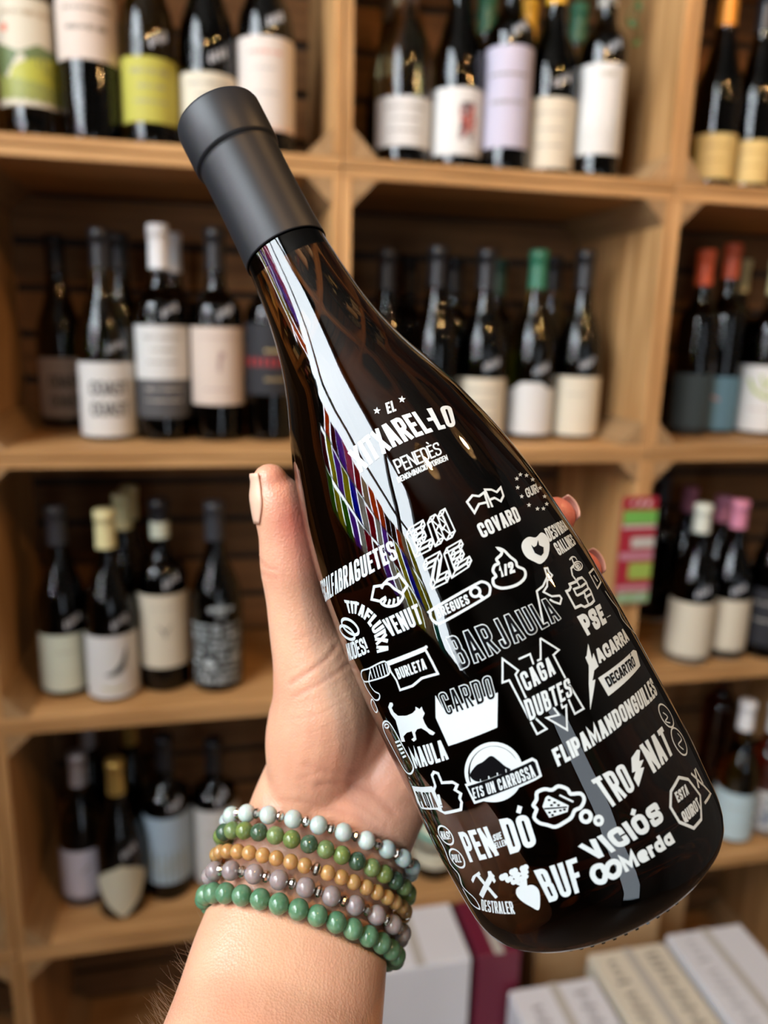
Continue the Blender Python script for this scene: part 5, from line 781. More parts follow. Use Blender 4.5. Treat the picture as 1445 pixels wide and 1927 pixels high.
for n_,b in enumerate(SHELF_BOTTLES):
    root=shelf_bottle(*b,n_+1)
    if 'twin of the held' in b[-1]: TWIN=root; TWB=b

# ------------------------------------------------------------------ cartons, leaflet, plant
card_w=vary(mat('white_card',(.74,.74,.77),.6),(.68,.68,.71),(6,6,6),.3,.7); card_c=vary(mat('cream_card',(.72,.66,.53),.6),(.67,.61,.49),(6,6,6),.3,.7)
card_r=vary(mat('burgundy_card',(.16,.012,.035),.5),(.13,.01,.03),(6,6,6),.3,.7); card_k=vary(mat('kraft_card',(.46,.29,.14),.75),(.40,.25,.12),(8,8,60),.3,.7)
tape=mat('clear_tape',(.50,.47,.42),.25)
def flat_words(o_mm,x0,x1,y,sz,seed,z,flip=False,vert=False):
    r=random.Random(seed); x=x0
    while x<x1:
        k=sz*r.choice((.5,.7,1,1)); q=[(x,y-k/2),(x+.006,y-k/2),(x+.0085,y+k/2),(x+.0025,y+k/2)]
        b=len(o_mm[0])
        o_mm[0]+=[((z,) if False else ()) or ((a,c,z) if not vert else (a,z,c)) for a,c in (q if not flip else [(yy_,xx_) for xx_,yy_ in q])]
        o_mm[1].append((b,b+1,b+2,b+3)); x+=.014 if r.random()<.85 else .024
def carton(x,y,z0,w,d,h,m,label,inkc,lines=1,front=False,group=None,rz=0):
    c=tag(empty('carton',(x,y,z0),rz),label,'box',group)
    link('carton_body',box_me('carton_body',0,w,0,d,0,h-.003,.002),c,mat=m)
    for q in (0,1): link('flap',box_me('flap',.001+q*w/2,w/2-.0012+q*w/2,.001,d-.001,h-.0028,h,.0008),c,mat=m)
    link('tape_strip',box_me('tape_strip',w/2-.008,w/2+.008,-.0006,d+.0006,h+.0001,h+.0005),c,mat=tape)
    o=[[],[]]
    for q in range(lines):
        flat_words(o,.02,d-.02,w*(.22+.54*(q%2))+ (q//2)*.022,.024,q+3,h+.0004,flip=True)
    if front: flat_words(o,.02,w-.02,h*.62,.014,9,-.0005,vert=True); flat_words(o,.03,w-.05,h*.5,.008,8,-.0005,vert=True)
    if o[1]: link('printed_words',mesh('printed_words',o[0],o[1]),c,mat=ink(inkc))['kind']='stuff'
    return c
for a in CARTONS: carton(a[0],a[1],a[2],a[3],a[4],a[5],{'w':card_w,'c':card_c,'r':card_r,'k':card_k}[a[6]],a[7],a[8],a[9],a[10],a[11])
# leaflet pad hung on the post
lf=tag(empty('leaflet',LEAF),'red, white and green striped leaflet pad hung on the right crate post','leaflet')
lw,lh=.062,.185
link('leaflet_pad',box_me('leaflet_pad',0,lw,-.006,0,-lh,0,.0006),lf,mat=pm('leaflet_red',(.34,.02,.035),.4))
bands=[(.0,.02,(.62,.60,.60)),(.022,.045,(.16,.42,.08)),(.047,.052,(.62,.45,.48)),(.068,.086,(.50,.48,.44)),(.094,.106,(.48,.22,.28)),(.112,.14,(.30,.42,.08)),(.152,.16,(.5,.25,.3)),(.164,.182,(.24,.40,.20))]
for k,(a,b,c) in enumerate(bands):
    if k==0: continue
    link('printed_band',box_me('printed_band',.001 if k not in (3,5) else .02,lw-.001,-.0072,-.0061,-b,-a),lf,mat=pm('leaflet_ink_%d'%k,c,.4))
link('printed_figure',mesh('printed_figure',[(.008+.006*k+.003*(k%2),-.0076,-.168-.010*(k%3)) for k in range(8)]+[(.011+.006*k,-.0076,-.175) for k in range(8)]+[(.014+.006*k,-.0076,-.165) for k in range(8)],[(k,k+8,k+16) for k in range(8)]),lf,mat=ink((.5,.55,.6)))
lab=[[],[]]; flat_words(lab,.012,lw-.01,-.010,.009,2,-.0066,vert=True); link('printed_words',mesh('printed_words',*lab),lf,mat=ink((.75,.6,.6)))
# trailing plant at the top
pl=tag(empty('trailing_plant',PLANT),'green trailing plant hanging into the top crate before the side boards','plant')
leaf_m=mat('plant_leaf',(.035,.10,.02),.5)
rp=random.Random(6)
lv=[];
for s_ in range(2):
    pts=[Vector((s_*.014-.012+.006*sin(t*2.2+s_),.004*s_,-.022*t)) for t in range(0,3+s_)]
    link('stem',tube_me('stem',pts,.0009,6),pl,mat=leaf_m)
    for p_ in pts[1:]:
        a=rp.uniform(-1,1); L_=.016; n_=Vector((sin(a)*L_,-.002,-L_*.7)); s2=Vector((n_.z,0,-n_.x)).normalized()*.005
        link('leaf',mesh('leaf',[p_,p_+n_*.5+s2,p_+n_,p_+n_*.5-s2,p_+n_*.5+Vector((0,.002,0))],[(0,1,4),(1,2,4),(2,3,4),(3,0,4)]),pl,mat=leaf_m)

# ------------------------------------------------------------------ the held bottle
BP=Vector(BASEP); BA=Vector(AXIS); BF=Vector(FRONT); BR=Vector(RIGHT)     # foot, axis to the mouth, towards the lens, to the right
hero=tag(empty('wine_bottle'),'large dark wine bottle printed with white words and drawings, held up in the hand','bottle')
hm=Matrix((BR,-BF,BA)).transposed().to_4x4(); hm.translation=BP; hero.matrix_world=hm
HP=PROFILE
hf_t=smooth_prof(HP,110); hf=interp(hf_t)
prof=[(6,4),(5.5,15),(3,26),(.6,31.5)]+hf_t
link('glass_body',lathe_me('glass_body',[(a/1000,b/1000) for a,b in prof],200),hero,mat=HERO)
# knurled ring under the foot
kn=[];kf=[]
for k in range(64):
    a=2*pi*k/64
    for (dr,da) in ((0,-.014),(1.2,-.014),(1.2,.014),(0,.014)):
        for dz in (-.5,.6): r_=34.2+dr; kn.append((r_*cos(a+da)/1000,r_*sin(a+da)/1000,dz/1000))
    b=k*8; kf+=[(b,b+2,b+4,b+6),(b,b+1,b+3,b+2),(b+2,b+3,b+5,b+4),(b+4,b+5,b+7,b+6),(b+6,b+7,b+1,b)]
kb=link('knurled_foot',mesh('knurled_foot',kn,kf),hero,mat=mat('foot_glass',(.01,.008,.006),.1)); kb['kind']='stuff'
cm_=mat('matt_black_capsule',(.013,.0135,.016),.46,spec=.38)
cm_n=cm_.node_tree; tcn=N(cm_,'ShaderNodeTexCoord'); wv=N(cm_,'ShaderNodeTexNoise'); mpn=N(cm_,'ShaderNodeMapping'); mpn.inputs['Scale'].default_value=(3,3,900)
L(cm_,tcn.outputs['Object'],mpn.inputs[0]); L(cm_,mpn.outputs[0],wv.inputs['Vector']); wv.inputs['Scale'].default_value=1
bpn=N(cm_,'ShaderNodeBump'); bpn.inputs['Strength'].default_value=.12; bpn.inputs['Distance'].default_value=.0002; L(cm_,wv.outputs[0],bpn.inputs['Height']); L(cm_,bpn.outputs[0],cm_n.nodes['Principled BSDF'].inputs['Normal'])
cap=[(239.4,hf(239.4)+.2),(239.2,hf(239)+.55),(240,hf(240)+.6),(250,15.1),(262,14.9),(277.4,14.9),(278.6,15.0),(279.0,15.3),(279.4,15.85),(280.2,16.05),(295.4,16.1),(296.6,15.7),(297.2,14.8),(297.3,11)]
link('capsule',lathe_me('capsule',[(a/1000,b/1000) for a,b in cap],128,False,True),hero,mat=cm_)
DEC=DECALS
KEYS=[]
for d in DEC:
    if d[1] not in KEYS: KEYS.append(d[1])
PL=PARTLABELS
def put_decals(parent, rad, keys, fast=False):
    for k in keys:
        for col,m in (('w',print_white),('k',print_black)):
            s=Surf(rad,.1); 
            for d in DEC:
                if d[1]!=k: continue
                if d[0]=='T' and d[6]==col: s.text(d[2],d[3],d[4],d[5],d[7],d[8])
                if d[0]=='L' and d[5]==col: s.path(d[2],d[3],bool(d[4]),d[6])
                if d[0]=='F' and d[3]==col: s.fill(d[2],d[4])
            if s.f:
                o=s.build('printed_motif' if col=='w' else 'dark_lettering',m,parent)
                if k in PL and col=='w': o['label']=PL[k]
put_decals(hero,hf,KEYS)
# twin bottle on the shelf carries the same print
def twin_print():
    _,x,y,Rr,H,typ,*_r=TWB; f=interp(smooth_prof(shape(typ,Rr*1000,H*1000),46)); s=Surf(f,.2)
    for d in DEC:
        try:
            if d[0]=='T' and d[6]=='w': s.text(d[2],[(a*.95,h*.9) for a,h in d[3]],[(a*.95,h*.9) for a,h in d[4]],d[5],0,d[8])
            if d[0]=='L' and d[5]=='w': s.path([(a*.95,h*.9) for a,h in d[2]],d[3],bool(d[4]),0)
            if d[0]=='F' and d[3]=='w' and d[1]!='cardo': s.fill([(a*.95,h*.9) for a,h in d[2]],0)
        except Exception: pass
    o=s.build('printed_words',print_white,TWIN); o['kind']='stuff'; o['label']='white printed words and drawings'
twin_print()
# ------------------------------------------------------------------ the hand and forearm (one continuous skin)
def bc(h,phi,dist):
    a=R(phi); return BP+BA*h+(-BF*cos(a)+BR*sin(a))*dist
def cat_(P,k):
    """catmull-rom through (vector, radius...) rows"""
    o=[];n=len(P)
    for i in range(n-1):
        a,b,c,d=P[max(i-1,0)],P[i],P[i+1],P[min(i+2,n-1)]
        for j in range(k):
            t=j/k
            o.append([ (2*b[q]+(c[q]-a[q])*t+(2*a[q]-5*b[q]+4*c[q]-d[q])*t*t+(3*b[q]-a[q]-3*c[q]+d[q])*t**3)*.5 for q in range(len(b))])
    o.append(list(P[-1])); return o
BR_=[('bracelet of pale aqua beads with silver spacers, nearest the hand',(0.00061, 0.26744, 1.19886),(0.06962, 0.2475, 1.18375),(0.03048, 0.24252, 1.21215),.0033,'aqua',.0021,1),
 ('bracelet of mixed olive and dark green beads, second from the hand',(-0.00193, 0.2634, 1.19507),(0.06698, 0.24267, 1.17665),(0.02862, 0.23803, 1.20715),.0032,'green',0,0),
 ('bracelet of small honey coloured beads, in the middle of the five',(-0.00386, 0.25932, 1.18955),(0.06515, 0.23882, 1.17215),(0.02576, 0.23433, 1.2019),.00268,'citr',.0024,9),
 ('bracelet of smoky grey beads with silver spacers, second from the elbow side',(-0.00633, 0.25554, 1.18475),(0.06311, 0.23467, 1.16624),(0.02442, 0.23043, 1.19677),.0034,'smok',.0021,1),
 ('bracelet of bright green beads, nearest the elbow',(-0.00877, 0.2515, 1.17893),(0.05995, 0.23081, 1.16046),(0.02301, 0.22575, 1.19141),.0036,'jade',0,0)]
bm=bmesh.new()
def add_me(me): bm.from_mesh(me); bpy.data.meshes.remove(me)
def limb(rows,k=6):
    rr=cat_([list(p)+[r] for p,r in rows],k)
    add_me(tube_me('t',[q[:3] for q in rr],[q[3] for q in rr],20))
    for q in (rr[0],rr[-1]):
        b=bmesh.new(); bmesh.ops.create_uvsphere(b,u_segments=20,v_segments=14,radius=q[3]*.999)
        for v in b.verts: v.co+=Vector(q[:3])
        me=bpy.data.meshes.new('s'); b.to_mesh(me); b.free(); add_me(me)
SEC=[ # left skin edge, right skin edge, half thickness
 ((-0.0379, 0.11626, 1.18072),(0.02432, 0.09754, 1.16017),.033),((-0.03175, 0.19055, 1.15421),(0.03974, 0.17003, 1.13463),.031),
 ((-0.0255, 0.20997, 1.15751),(0.04439, 0.19037, 1.14024),.0285),((-0.01865, 0.2267, 1.16323),(0.04884, 0.2073, 1.14467),.0265),((-0.01272, 0.24008, 1.17169),(0.05304, 0.22106, 1.15309),.0245),((-0.00665, 0.25105, 1.17899),(0.05694, 0.23287, 1.16188),.0232),
 ((0.00074, 0.26221, 1.19047),(0.06232, 0.2447, 1.17427),.0218),((0.00699, 0.26956, 1.20036),(0.07034, 0.25266, 1.18828),.0205),((0.01254, 0.27507, 1.2107),(0.07932, 0.25853, 1.20323),.0190),
 ((0.0205, 0.27962, 1.22362),(0.08867, 0.26393, 1.21657),.0165),((0.03733, 0.28198, 1.24423),(0.0977, 0.27051, 1.2345),.0145),((0.05733, 0.28656, 1.26387),(0.1024, 0.27665, 1.24881),.0125)]
cen=[((Vector(a)+Vector(b))/2) for a,b,_ in SEC]; rows=[]
for i,(a,b,t) in enumerate(SEC): rows.append(list(a)+list(b)+[t])
rows=cat_(rows,5); vs=[];fs=[];n=40
cc_=[(Vector(q[0:3])+Vector(q[3:6]))/2 for q in rows]
for i,q in enumerate(rows):
    a,b=Vector(q[0:3]),Vector(q[3:6]); w=(b-a)/2; d=(cc_[min(i+1,len(rows)-1)]-cc_[max(i-1,0)]).normalized(); e=w.cross(d).normalized()*q[6]
    for k in range(n):
        an=2*pi*k/n; c,s=cos(an),sin(an); p=2/2.25
        vs.append(cc_[i]+w*(abs(c)**p*(1 if c>=0 else -1))+e*(abs(s)**p*(1 if s>=0 else -1)))
for i in range(len(rows)-1):
    for k in range(n): k2=(k+1)%n; fs.append((i*n+k,i*n+k2,(i+1)*n+k2,(i+1)*n+k))
fs+=[tuple(range(n))[::-1],tuple((len(rows)-1)*n+k for k in range(n))]
add_me(recalc(mesh('a',vs,fs)))
TH=[((0.03307, 0.26702, 1.21354),.0175),((0.0351, 0.26726, 1.2293),.0205),((0.0375, 0.26758, 1.24577),.0205),((0.03471, 0.26871, 1.26084),.0172),((0.03021, 0.27013, 1.27557),.0134),((0.02756, 0.27133, 1.28894),.0118),((0.02588, 0.27196, 1.30079),.01195),((0.0242, 0.27223, 1.31333),.0108),((0.0214, 0.27262, 1.32324),.0101),((0.019, 0.273, 1.32909),.0085),((0.01808, 0.27302, 1.33182),.0066)]
limb([(Vector(a),r) for a,r in TH])
limb([(Vector((0.05628, 0.26376, 1.206)),.0165),(Vector((0.06637, 0.26687, 1.21711)),.0180),(Vector((0.07944, 0.27273, 1.23139)),.0145)])      # heel of the palm
limb([(Vector((0.03877, 0.2677, 1.21716)),.0165),(Vector((0.04961, 0.27043, 1.22955)),.0165),(Vector((0.06202, 0.27528, 1.24557)),.014)])
FING=[(-24,62.5,.1035,.1125,.0098,.0078),(-8,58.5,.0825,.0905,.0100,.0080),(6,52,.0615,.0680,.0096,.0076),(16,58,.0430,.0470,.0088,.0066)]
tips=[]
for (f0,f1,h0,h1,r0,r1) in FING:
    rw=[]
    m0=bc(h0,f0,.0452+r0+.004); wr=Vector((0.05469, 0.26691, 1.20887))
    rw=[(wr.lerp(m0,.35),.0105),(wr.lerp(m0,.7)-BF*.004,.0108),(m0,r0*1.12)]
    for t in (.2,.42,.62,.82,1):
        h=h0+(h1-h0)*t; r=r0+(r1-r0)*t**1.3; rw.append((bc(h,f0+(f1-f0)*t,hf(h*1000)/1000+r*1.0+.0002+.0015*(t in(.2,.62))),r*(1.03 if t==.62 else 1)))
    limb(rw,5); tips.append(rw[-3:])
me=bpy.data.meshes.new('skin'); bm.to_mesh(me); bm.free()
tmp=bpy.data.objects.new('tmp',me); COL.objects.link(tmp)
md=tmp.modifiers.new('r','REMESH'); md.mode='VOXEL'; md.voxel_size=.00105; md.use_smooth_shade=True
sm_=tmp.modifiers.new('s','SMOOTH'); sm_.factor=.5; sm_.iterations=14
dg=bpy.context.evaluated_depsgraph_get(); me2=bpy.data.meshes.new_from_object(tmp.evaluated_get(dg)); bpy.data.objects.remove(tmp)
me2.materials.clear()
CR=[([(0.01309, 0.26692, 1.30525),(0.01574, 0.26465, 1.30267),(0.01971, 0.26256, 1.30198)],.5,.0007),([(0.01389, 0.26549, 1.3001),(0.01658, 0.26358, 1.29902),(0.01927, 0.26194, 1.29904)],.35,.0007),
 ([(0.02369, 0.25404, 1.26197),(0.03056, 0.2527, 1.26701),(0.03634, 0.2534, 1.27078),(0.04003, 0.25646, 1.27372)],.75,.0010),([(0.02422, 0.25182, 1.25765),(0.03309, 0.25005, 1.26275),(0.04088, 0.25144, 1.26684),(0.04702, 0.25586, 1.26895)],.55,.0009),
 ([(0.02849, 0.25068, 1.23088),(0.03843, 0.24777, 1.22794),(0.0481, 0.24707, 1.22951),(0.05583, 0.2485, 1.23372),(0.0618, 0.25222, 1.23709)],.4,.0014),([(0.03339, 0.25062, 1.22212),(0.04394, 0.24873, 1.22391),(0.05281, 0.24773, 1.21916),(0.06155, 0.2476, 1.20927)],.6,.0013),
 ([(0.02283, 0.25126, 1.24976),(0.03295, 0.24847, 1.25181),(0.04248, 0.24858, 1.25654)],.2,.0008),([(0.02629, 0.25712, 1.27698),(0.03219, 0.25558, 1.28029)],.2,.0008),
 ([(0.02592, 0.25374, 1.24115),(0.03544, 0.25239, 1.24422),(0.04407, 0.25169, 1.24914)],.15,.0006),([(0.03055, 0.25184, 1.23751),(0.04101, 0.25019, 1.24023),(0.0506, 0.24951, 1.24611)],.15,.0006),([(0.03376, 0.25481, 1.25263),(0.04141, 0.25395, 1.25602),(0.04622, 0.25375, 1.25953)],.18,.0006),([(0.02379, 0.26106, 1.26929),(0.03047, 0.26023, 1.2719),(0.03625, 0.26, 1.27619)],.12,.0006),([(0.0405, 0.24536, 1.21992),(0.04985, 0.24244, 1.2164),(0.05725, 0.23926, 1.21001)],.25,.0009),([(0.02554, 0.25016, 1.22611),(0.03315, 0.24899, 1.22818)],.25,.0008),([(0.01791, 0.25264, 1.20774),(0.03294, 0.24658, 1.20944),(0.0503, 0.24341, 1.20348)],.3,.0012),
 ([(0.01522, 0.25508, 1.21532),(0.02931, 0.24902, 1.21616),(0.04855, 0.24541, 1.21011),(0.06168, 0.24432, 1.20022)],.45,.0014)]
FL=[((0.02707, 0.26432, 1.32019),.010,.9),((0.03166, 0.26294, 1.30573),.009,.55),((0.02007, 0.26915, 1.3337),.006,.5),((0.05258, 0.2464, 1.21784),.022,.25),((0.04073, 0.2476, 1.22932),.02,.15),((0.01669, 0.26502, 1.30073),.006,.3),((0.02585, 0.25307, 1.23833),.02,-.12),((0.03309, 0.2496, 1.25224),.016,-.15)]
for t_ in tips: FL.append((tuple(t_[-1][0]),.016,1.0))  # fingertips: red blood flush, plus shade behind the bottle put into the colour
co=[0.0]*(3*len(me2.vertices)); me2.vertices.foreach_get('co',co)
no=[Vector(v.normal) for v in me2.vertices]; camo=Vector((0,0,CZ)); fl=[0.0]*len(me2.vertices); crv=[0.0]*len(me2.vertices)
def prj(p): q=p-camo; z=q.dot(FW); return q.dot(RT)/z,q.dot(DN)/z
RINGS=[]
for (_l,Lp,Rp,Mp,r,_m,_r,_e) in BR_:
    Lp,Rp,Mp=Vector(Lp),Vector(Rp),Vector(Mp); ce_=(Lp+Rp)/2; a_=(Rp-Lp)/2; b_v=Mp-ce_; RINGS.append((ce_,a_,b_v,a_.cross(b_v).normalized(),r+.0006))
CRP=[([prj(Vector(p)) for p in pts],a,w/.28) for pts,a,w in CR]; FLv=[(Vector(a),s,k) for a,s,k in FL]
for i in range(len(no)):
    p=Vector(co[3*i:3*i+3]); v=0
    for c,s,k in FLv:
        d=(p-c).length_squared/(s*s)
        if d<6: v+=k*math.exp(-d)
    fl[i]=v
    q=p-camo
    if no[i].dot(q)<0:
        x,y=prj(p)
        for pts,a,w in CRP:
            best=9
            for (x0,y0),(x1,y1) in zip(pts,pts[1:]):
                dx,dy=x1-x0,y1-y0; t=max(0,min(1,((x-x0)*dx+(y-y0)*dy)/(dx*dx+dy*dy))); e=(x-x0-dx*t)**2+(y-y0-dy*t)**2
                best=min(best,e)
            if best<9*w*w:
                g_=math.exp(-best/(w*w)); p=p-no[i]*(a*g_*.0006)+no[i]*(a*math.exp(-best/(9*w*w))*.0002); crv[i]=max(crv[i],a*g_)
    # skin lies against the glass
    q=p-BP; h=q.dot(BA)
    if -.01<h<.3:
        rad=q-BA*h; lim=hf(h*1000)/1000+.0004
        if rad.length<lim and rad.length>.001: p=BP+BA*h+rad.normalized()*lim
    for ce_,a_,b_v,nn,rb_ in RINGS:             # the beads press lightly into the skin
        q=p-ce_; dn=q.dot(nn)
        if abs(dn)<rb_:
            qa,qb,aa,bb,ab=q.dot(a_),q.dot(b_v),a_.dot(a_),b_v.dot(b_v),a_.dot(b_v); th=math.atan2(qb*aa-qa*ab,qa*bb-qb*ab); c_=a_*cos(th)+b_v*sin(th); rad=q-nn*dn
            need=c_.length-math.sqrt(rb_*rb_-dn*dn)
            if rad.length>need and rad.length<c_.length+.014: p=ce_+nn*dn+rad*(need/rad.length)
    co[3*i:3*i+3]=p
me2.vertices.foreach_set('co',co)
at1=me2.attributes.new('flush_shade','FLOAT','POINT'); at1.data.foreach_set('value',fl)
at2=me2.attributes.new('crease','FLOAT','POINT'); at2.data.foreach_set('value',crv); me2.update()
skin=mat('skin',(.70,.40,.27),.40,spec=.55); b_=skin.node_tree.nodes['Principled BSDF']
b_.inputs['Subsurface Weight'].default_value=.22; b_.inputs['Subsurface Radius'].default_value=(1,.35,.18); b_.inputs['Subsurface Scale'].default_value=.005
tc=N(skin,'ShaderNodeTexCoord'); n1=N(skin,'ShaderNodeTexNoise'); n1.inputs['Scale'].default_value=38; n1.inputs['Detail'].default_value=4; L(skin,tc.outputs['Object'],n1.inputs['Vector'])
r1=N(skin,'ShaderNodeValToRGB'); r1.color_ramp.elements[0].position=.35; r1.color_ramp.elements[1].position=.68; r1.color_ramp.elements[0].color=(.68,.385,.245,1); r1.color_ramp.elements[1].color=(.63,.315,.20,1); L(skin,n1.outputs[0],r1.inputs[0])
a1=N(skin,'ShaderNodeAttribute'); a1.attribute_name='flush_shade'; mx=N(skin,'ShaderNodeMix',data_type='RGBA'); L(skin,a1.outputs['Fac'],mx.inputs[0]); L(skin,r1.outputs[0],mx.inputs[6]); mx.inputs[7].default_value=(.60,.16,.11,1)
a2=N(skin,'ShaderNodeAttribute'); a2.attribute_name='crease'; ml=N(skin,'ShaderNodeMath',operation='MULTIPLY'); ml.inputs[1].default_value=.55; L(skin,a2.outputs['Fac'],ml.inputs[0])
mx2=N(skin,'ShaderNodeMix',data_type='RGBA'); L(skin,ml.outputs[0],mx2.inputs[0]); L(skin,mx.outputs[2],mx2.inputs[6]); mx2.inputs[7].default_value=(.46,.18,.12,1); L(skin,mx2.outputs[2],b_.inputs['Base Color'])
vo=N(skin,'ShaderNodeTexVoronoi'); vo.inputs['Scale'].default_value=1100; L(skin,tc.outputs['Object'],vo.inputs['Vector']); n2=N(skin,'ShaderNodeTexNoise'); n2.inputs['Scale'].default_value=260; n2.inputs['Detail'].default_value=3; L(skin,tc.outputs['Object'],n2.inputs['Vector'])
sm2=N(skin,'ShaderNodeMath',operation='ADD'); L(skin,vo.outputs['Distance'],sm2.inputs[0]); L(skin,n2.outputs[0],sm2.inputs[1])
bp=N(skin,'ShaderNodeBump'); bp.inputs['Strength'].default_value=.28; bp.inputs['Distance'].default_value=.0004; L(skin,sm2.outputs[0],bp.inputs['Height']); L(skin,bp.outputs[0],b_.inputs['Normal'])
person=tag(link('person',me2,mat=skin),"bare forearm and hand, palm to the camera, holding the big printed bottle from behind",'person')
# nails
nail_m=mat('nail',(.70,.43,.31),.25,spec=.5); nail_m.node_tree.nodes['Principled BSDF'].inputs['Subsurface Weight'].default_value=.2; nail_m.node_tree.nodes['Principled BSDF'].inputs['Subsurface Scale'].default_value=.003
fnail_m=mat('finger_nail',(.66,.36,.27),.3); edge_m=mat('nail_edge',(.84,.74,.58),.35)
from mathutils.bvhtree import BVHTree
bvh=BVHTree.FromPolygons([v.co.copy() for v in me2.vertices],[tuple(p.vertices) for p in me2.polygons])
def nail(cs,u,v,a0,a1,nm,mt,parent,off=.0002,nu=16,taper=0,free=2):
    """a nail plate lying on the skin; its last rows run free past the fingertip"""
    vs=[];fs=[];m=len(cs); keep=None
    for i,c in enumerate(cs):
        t=i/(m-1); row=[]
        for k in range(nu+1):
            s=k/nu*2-1; sh=1-taper*max(0,.42-t)**1.5*3
            a=R((a0+a1)/2+(a1-a0)/2*s*sh); d=u*cos(a)+v*sin(a)
            if i<m-free:
                q=bvh.ray_cast(c+d*.02,-d)[0]; rr=(q-c).length if q is not None and (q-c).length<.016 else .008
            else: rr=keep[k]*(.985 if i<m-1 else .95)
            row.append(rr)
        row=[sum(row[max(0,k-2):k+3])/len(row[max(0,k-2):k+3]) for k in range(nu+1)]; keep=row
        for k in range(nu+1):
            s=k/nu*2-1; sh=1-taper*max(0,.42-t)**1.5*3
            a=R((a0+a1)/2+(a1-a0)/2*s*sh); d=u*cos(a)+v*sin(a); vs.append(c+d*(row[k]+off))
    for i in range(m-1):
        for k in range(nu): fs.append((i*(nu+1)+k,i*(nu+1)+k+1,(i+1)*(nu+1)+k+1,(i+1)*(nu+1)+k))
    o=link(nm,mesh(nm,vs,fs,True),parent,mat=mt); sd=o.modifiers.new('t','SOLIDIFY'); sd.thickness=.0005; sd.offset=-1; return o,vs
def bez(pts,t):
    x=t*(len(pts)-1); i=min(int(x),len(pts)-2); return pts[i].lerp(pts[i+1],x-i)
lf_=(-RT).normalized()
cs=[bez([Vector(q) for q in ((0.02229, 0.27233, 1.31636),(0.02009, 0.2729, 1.32321),(0.01827, 0.27328, 1.33002),(0.01721, 0.27374, 1.33441))],i/14) for i in range(15)]
tn,_v=nail(cs,-FW,lf_,20,125,'thumbnail',nail_m,person,.00022,18,.55,3); tn['label']='pale thumbnail with a white free edge'
ed=_v[-3*19:]; link('nail_edge',mesh('nail_edge',[p-FW*.00012-RT*.00012 for p in ed],[(r_*19+k,r_*19+k+1,(r_+1)*19+k+1,(r_+1)*19+k) for r_ in range(2) for k in range(18)],True),tn,mat=edge_m)
for ti,tp in enumerate(tips[:2]):
    p2,p3=tp[1][0],tp[2][0]; ax=(p3-p2).normalized(); out=((p3-BP)-BA*((p3-BP).dot(BA))).normalized(); out=(out-ax*out.dot(ax)).normalized()
    nail([p3+ax*(x*.001) for x in (-7,-5,-3,-1,1,3,4.5,6,7.2)],out,BA,-46,46,'fingernail',fnail_m,person,.0001,12,.5,3)
# arm hair along the outer edge
hair_m=mat('brown_hair',(.20,.12,.07),.5); vs=[];fs=[]; rh=random.Random(9)
EDG=[Vector(q) for q in ((-0.00611, 0.25056, 1.17747),(-0.01127, 0.24195, 1.17203),(-0.01558, 0.23332, 1.16726),(-0.01933, 0.22557, 1.16229),(-0.02292, 0.21729, 1.15964),(-0.0255, 0.20997, 1.15751))]
for k in range(85):
    t=.10+.9*rh.random()**.6; p=bez(EDG,t); p=p+FW*rh.uniform(-.004,.008)+RT*rh.uniform(0,.0025)
    Lh=rh.uniform(.004,.009)*(.6+.5*t); d=(-RT*rh.uniform(.5,1)-DN*rh.uniform(.2,1.1)+FW*rh.uniform(-.5,.3)).normalized(); bend=(-DN*rh.uniform(.2,1)-RT*rh.uniform(-.3,.6))
    pts=[p+d*(Lh*s)+bend*(Lh*.55*s*s) for s in (0,.25,.5,.75,1)]
    for i,q in enumerate(pts):
        w=.00008*(1-.8*i/4); vs+=[q+RT*w,q-RT*w*.5+DN*w,q-RT*w*.5-DN*w]
    b=len(vs)-15
    for i in range(4):
        for j in range(3): j2=(j+1)%3; fs.append((b+i*3+j,b+i*3+j2,b+i*3+3+j2,b+i*3+3+j))
hr=link('arm_hair',mesh('arm_hair',vs,fs),person,mat=hair_m); hr['kind']='stuff'; hr['label']='dark hairs along the edge of the forearm'

# ------------------------------------------------------------------ bracelets
def bead_me(r,flat=1,nm='bead',facet=0):
    b=bmesh.new(); bmesh.ops.create_uvsphere(b,u_segments=12 if facet else 24,v_segments=6 if facet else 16,radius=r)
    for v in b.verts: v.co.z*=flat
    me=bpy.data.meshes.new(nm); b.to_mesh(me); b.free()
    if not facet: me.polygons.foreach_set('use_smooth',[True]*len(me.polygons))
    return me
def stone(nm,c,tr=0,sss=.3,rough=.12,c2=None):
    m=mat(nm,c,rough); b=m.node_tree.nodes['Principled BSDF']
    b.inputs['Transmission Weight'].default_value=tr; b.inputs['Subsurface Weight'].default_value=sss; b.inputs['Subsurface Scale'].default_value=.002; b.inputs['IOR'].default_value=1.54
    if c2: vary(m,c2,(260,260,260),.35,.7,0,3,.12)
    return m
silver=mat('silver_spacer',(.62,.58,.52),.18,1)
aqua=stone('aqua_stone',(.60,.74,.70),.3,.5,.08,c2=(.70,.80,.76)); jade=stone('green_aventurine',(.13,.33,.17),.45,.3,.08,c2=(.24,.46,.27))
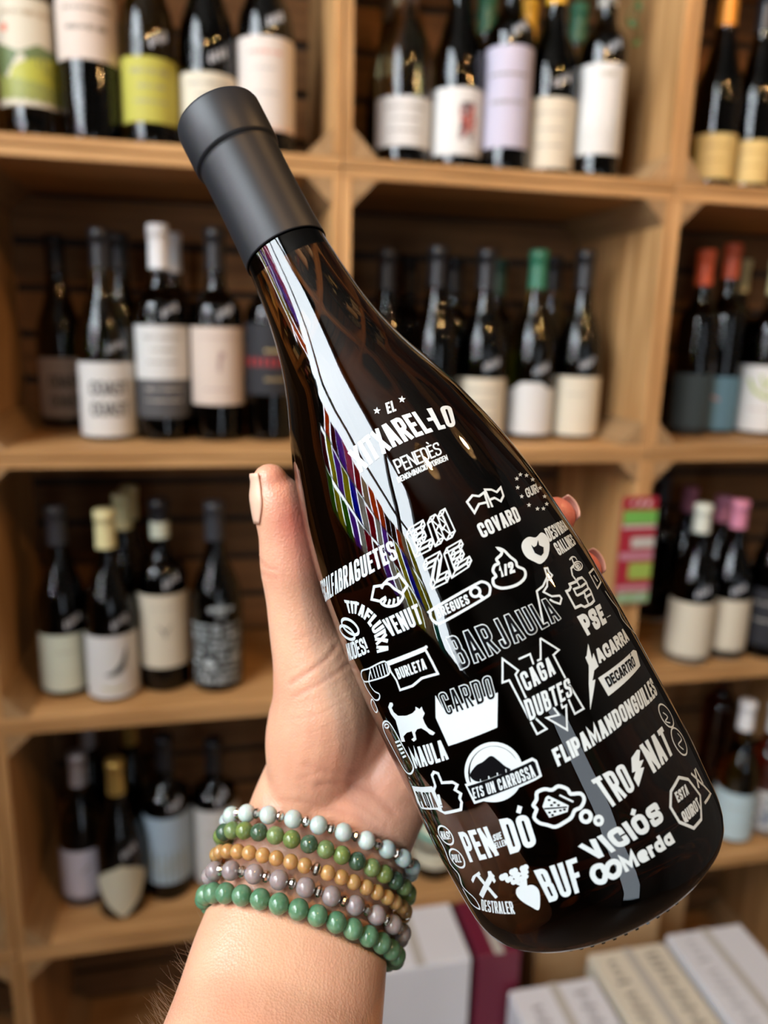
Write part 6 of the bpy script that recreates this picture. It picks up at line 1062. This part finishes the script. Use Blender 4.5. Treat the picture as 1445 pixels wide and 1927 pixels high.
g1=stone('olive_stone',(.20,.26,.06),.1,c2=(.12,.18,.06)); g2=stone('dark_green_stone',(.04,.085,.05),.05,c2=(.07,.12,.06)); g3=stone('yellow_green_stone',(.40,.40,.06),.15,c2=(.30,.34,.05)); g4=stone('moss_stone',(.13,.20,.07),.05,c2=(.20,.27,.10))
citr=stone('citrine',(.95,.56,.22),.6,.4,.05,c2=(.92,.50,.16)); smok=stone('smoky_stone',(.55,.46,.44),.45,.4,.06,c2=(.42,.35,.36))
cordm=mat('elastic_cord',(.4,.36,.3),.5)
MS={'aqua':[aqua],'green':[g1,g3,g2,g4,g3,g4,g1,g2],'citr':[citr],'smok':[smok],'jade':[jade]}
for (lab_,Lp,Rp,Mp,r,ms,rs,every) in BR_:
    ms=MS[ms]
    Lp,Rp,Mp=Vector(Lp),Vector(Rp),Vector(Mp); ce=(Lp+Rp)/2; a=(Rp-Lp)/2; b=Mp-ce
    ctr=tag(empty('beaded_bracelet',ce),lab_,'bracelet','beaded bracelets on the wrist')
    K=720; pts=[a*cos(2*pi*k/K)+b*sin(2*pi*k/K) for k in range(K)]; cum=[0]
    for k in range(K): cum.append(cum[-1]+(pts[(k+1)%K]-pts[k]).length)
    tot=cum[-1]; cell=2*r*.985*(every if every else 1)+(2*rs*.72 if every else 0); nc=max(1,math.ceil(tot/cell-.15)); sc=tot/(nc*cell); seq=[]
    x=0
    for c_ in range(nc):
        for q in range(every if every else 1): seq.append((x+r*.985*sc,0)); x+=2*r*.985*sc
        if every: seq.append((x+rs*.72*sc,1)); x+=2*rs*.72*sc
    bme=[]
    for m_ in ms: q=bead_me(r); q.materials.append(m_); bme.append(q)
    sme=bead_me(rs,.72,'spacer_bead',1) if every else None
    if sme: sme.materials.append(silver)
    for n_,(d,kind) in enumerate(seq):
        d=d%tot; k=min(range(0,K,1),key=lambda z:abs(cum[z]-d)); p=pts[k]; tg=(pts[(k+1)%K]-pts[k-1]).normalized()
        o=link('spacer_bead' if kind else 'bead', sme if kind else bme[(n_*5+n_//3)%len(bme)], ctr, p)
        o.rotation_euler=tg.to_track_quat('Z','X').to_euler()
    link('cord',tube_me('cord',[pts[k] for k in range(0,K,12)],.0005,6,True),ctr,mat=cordm)
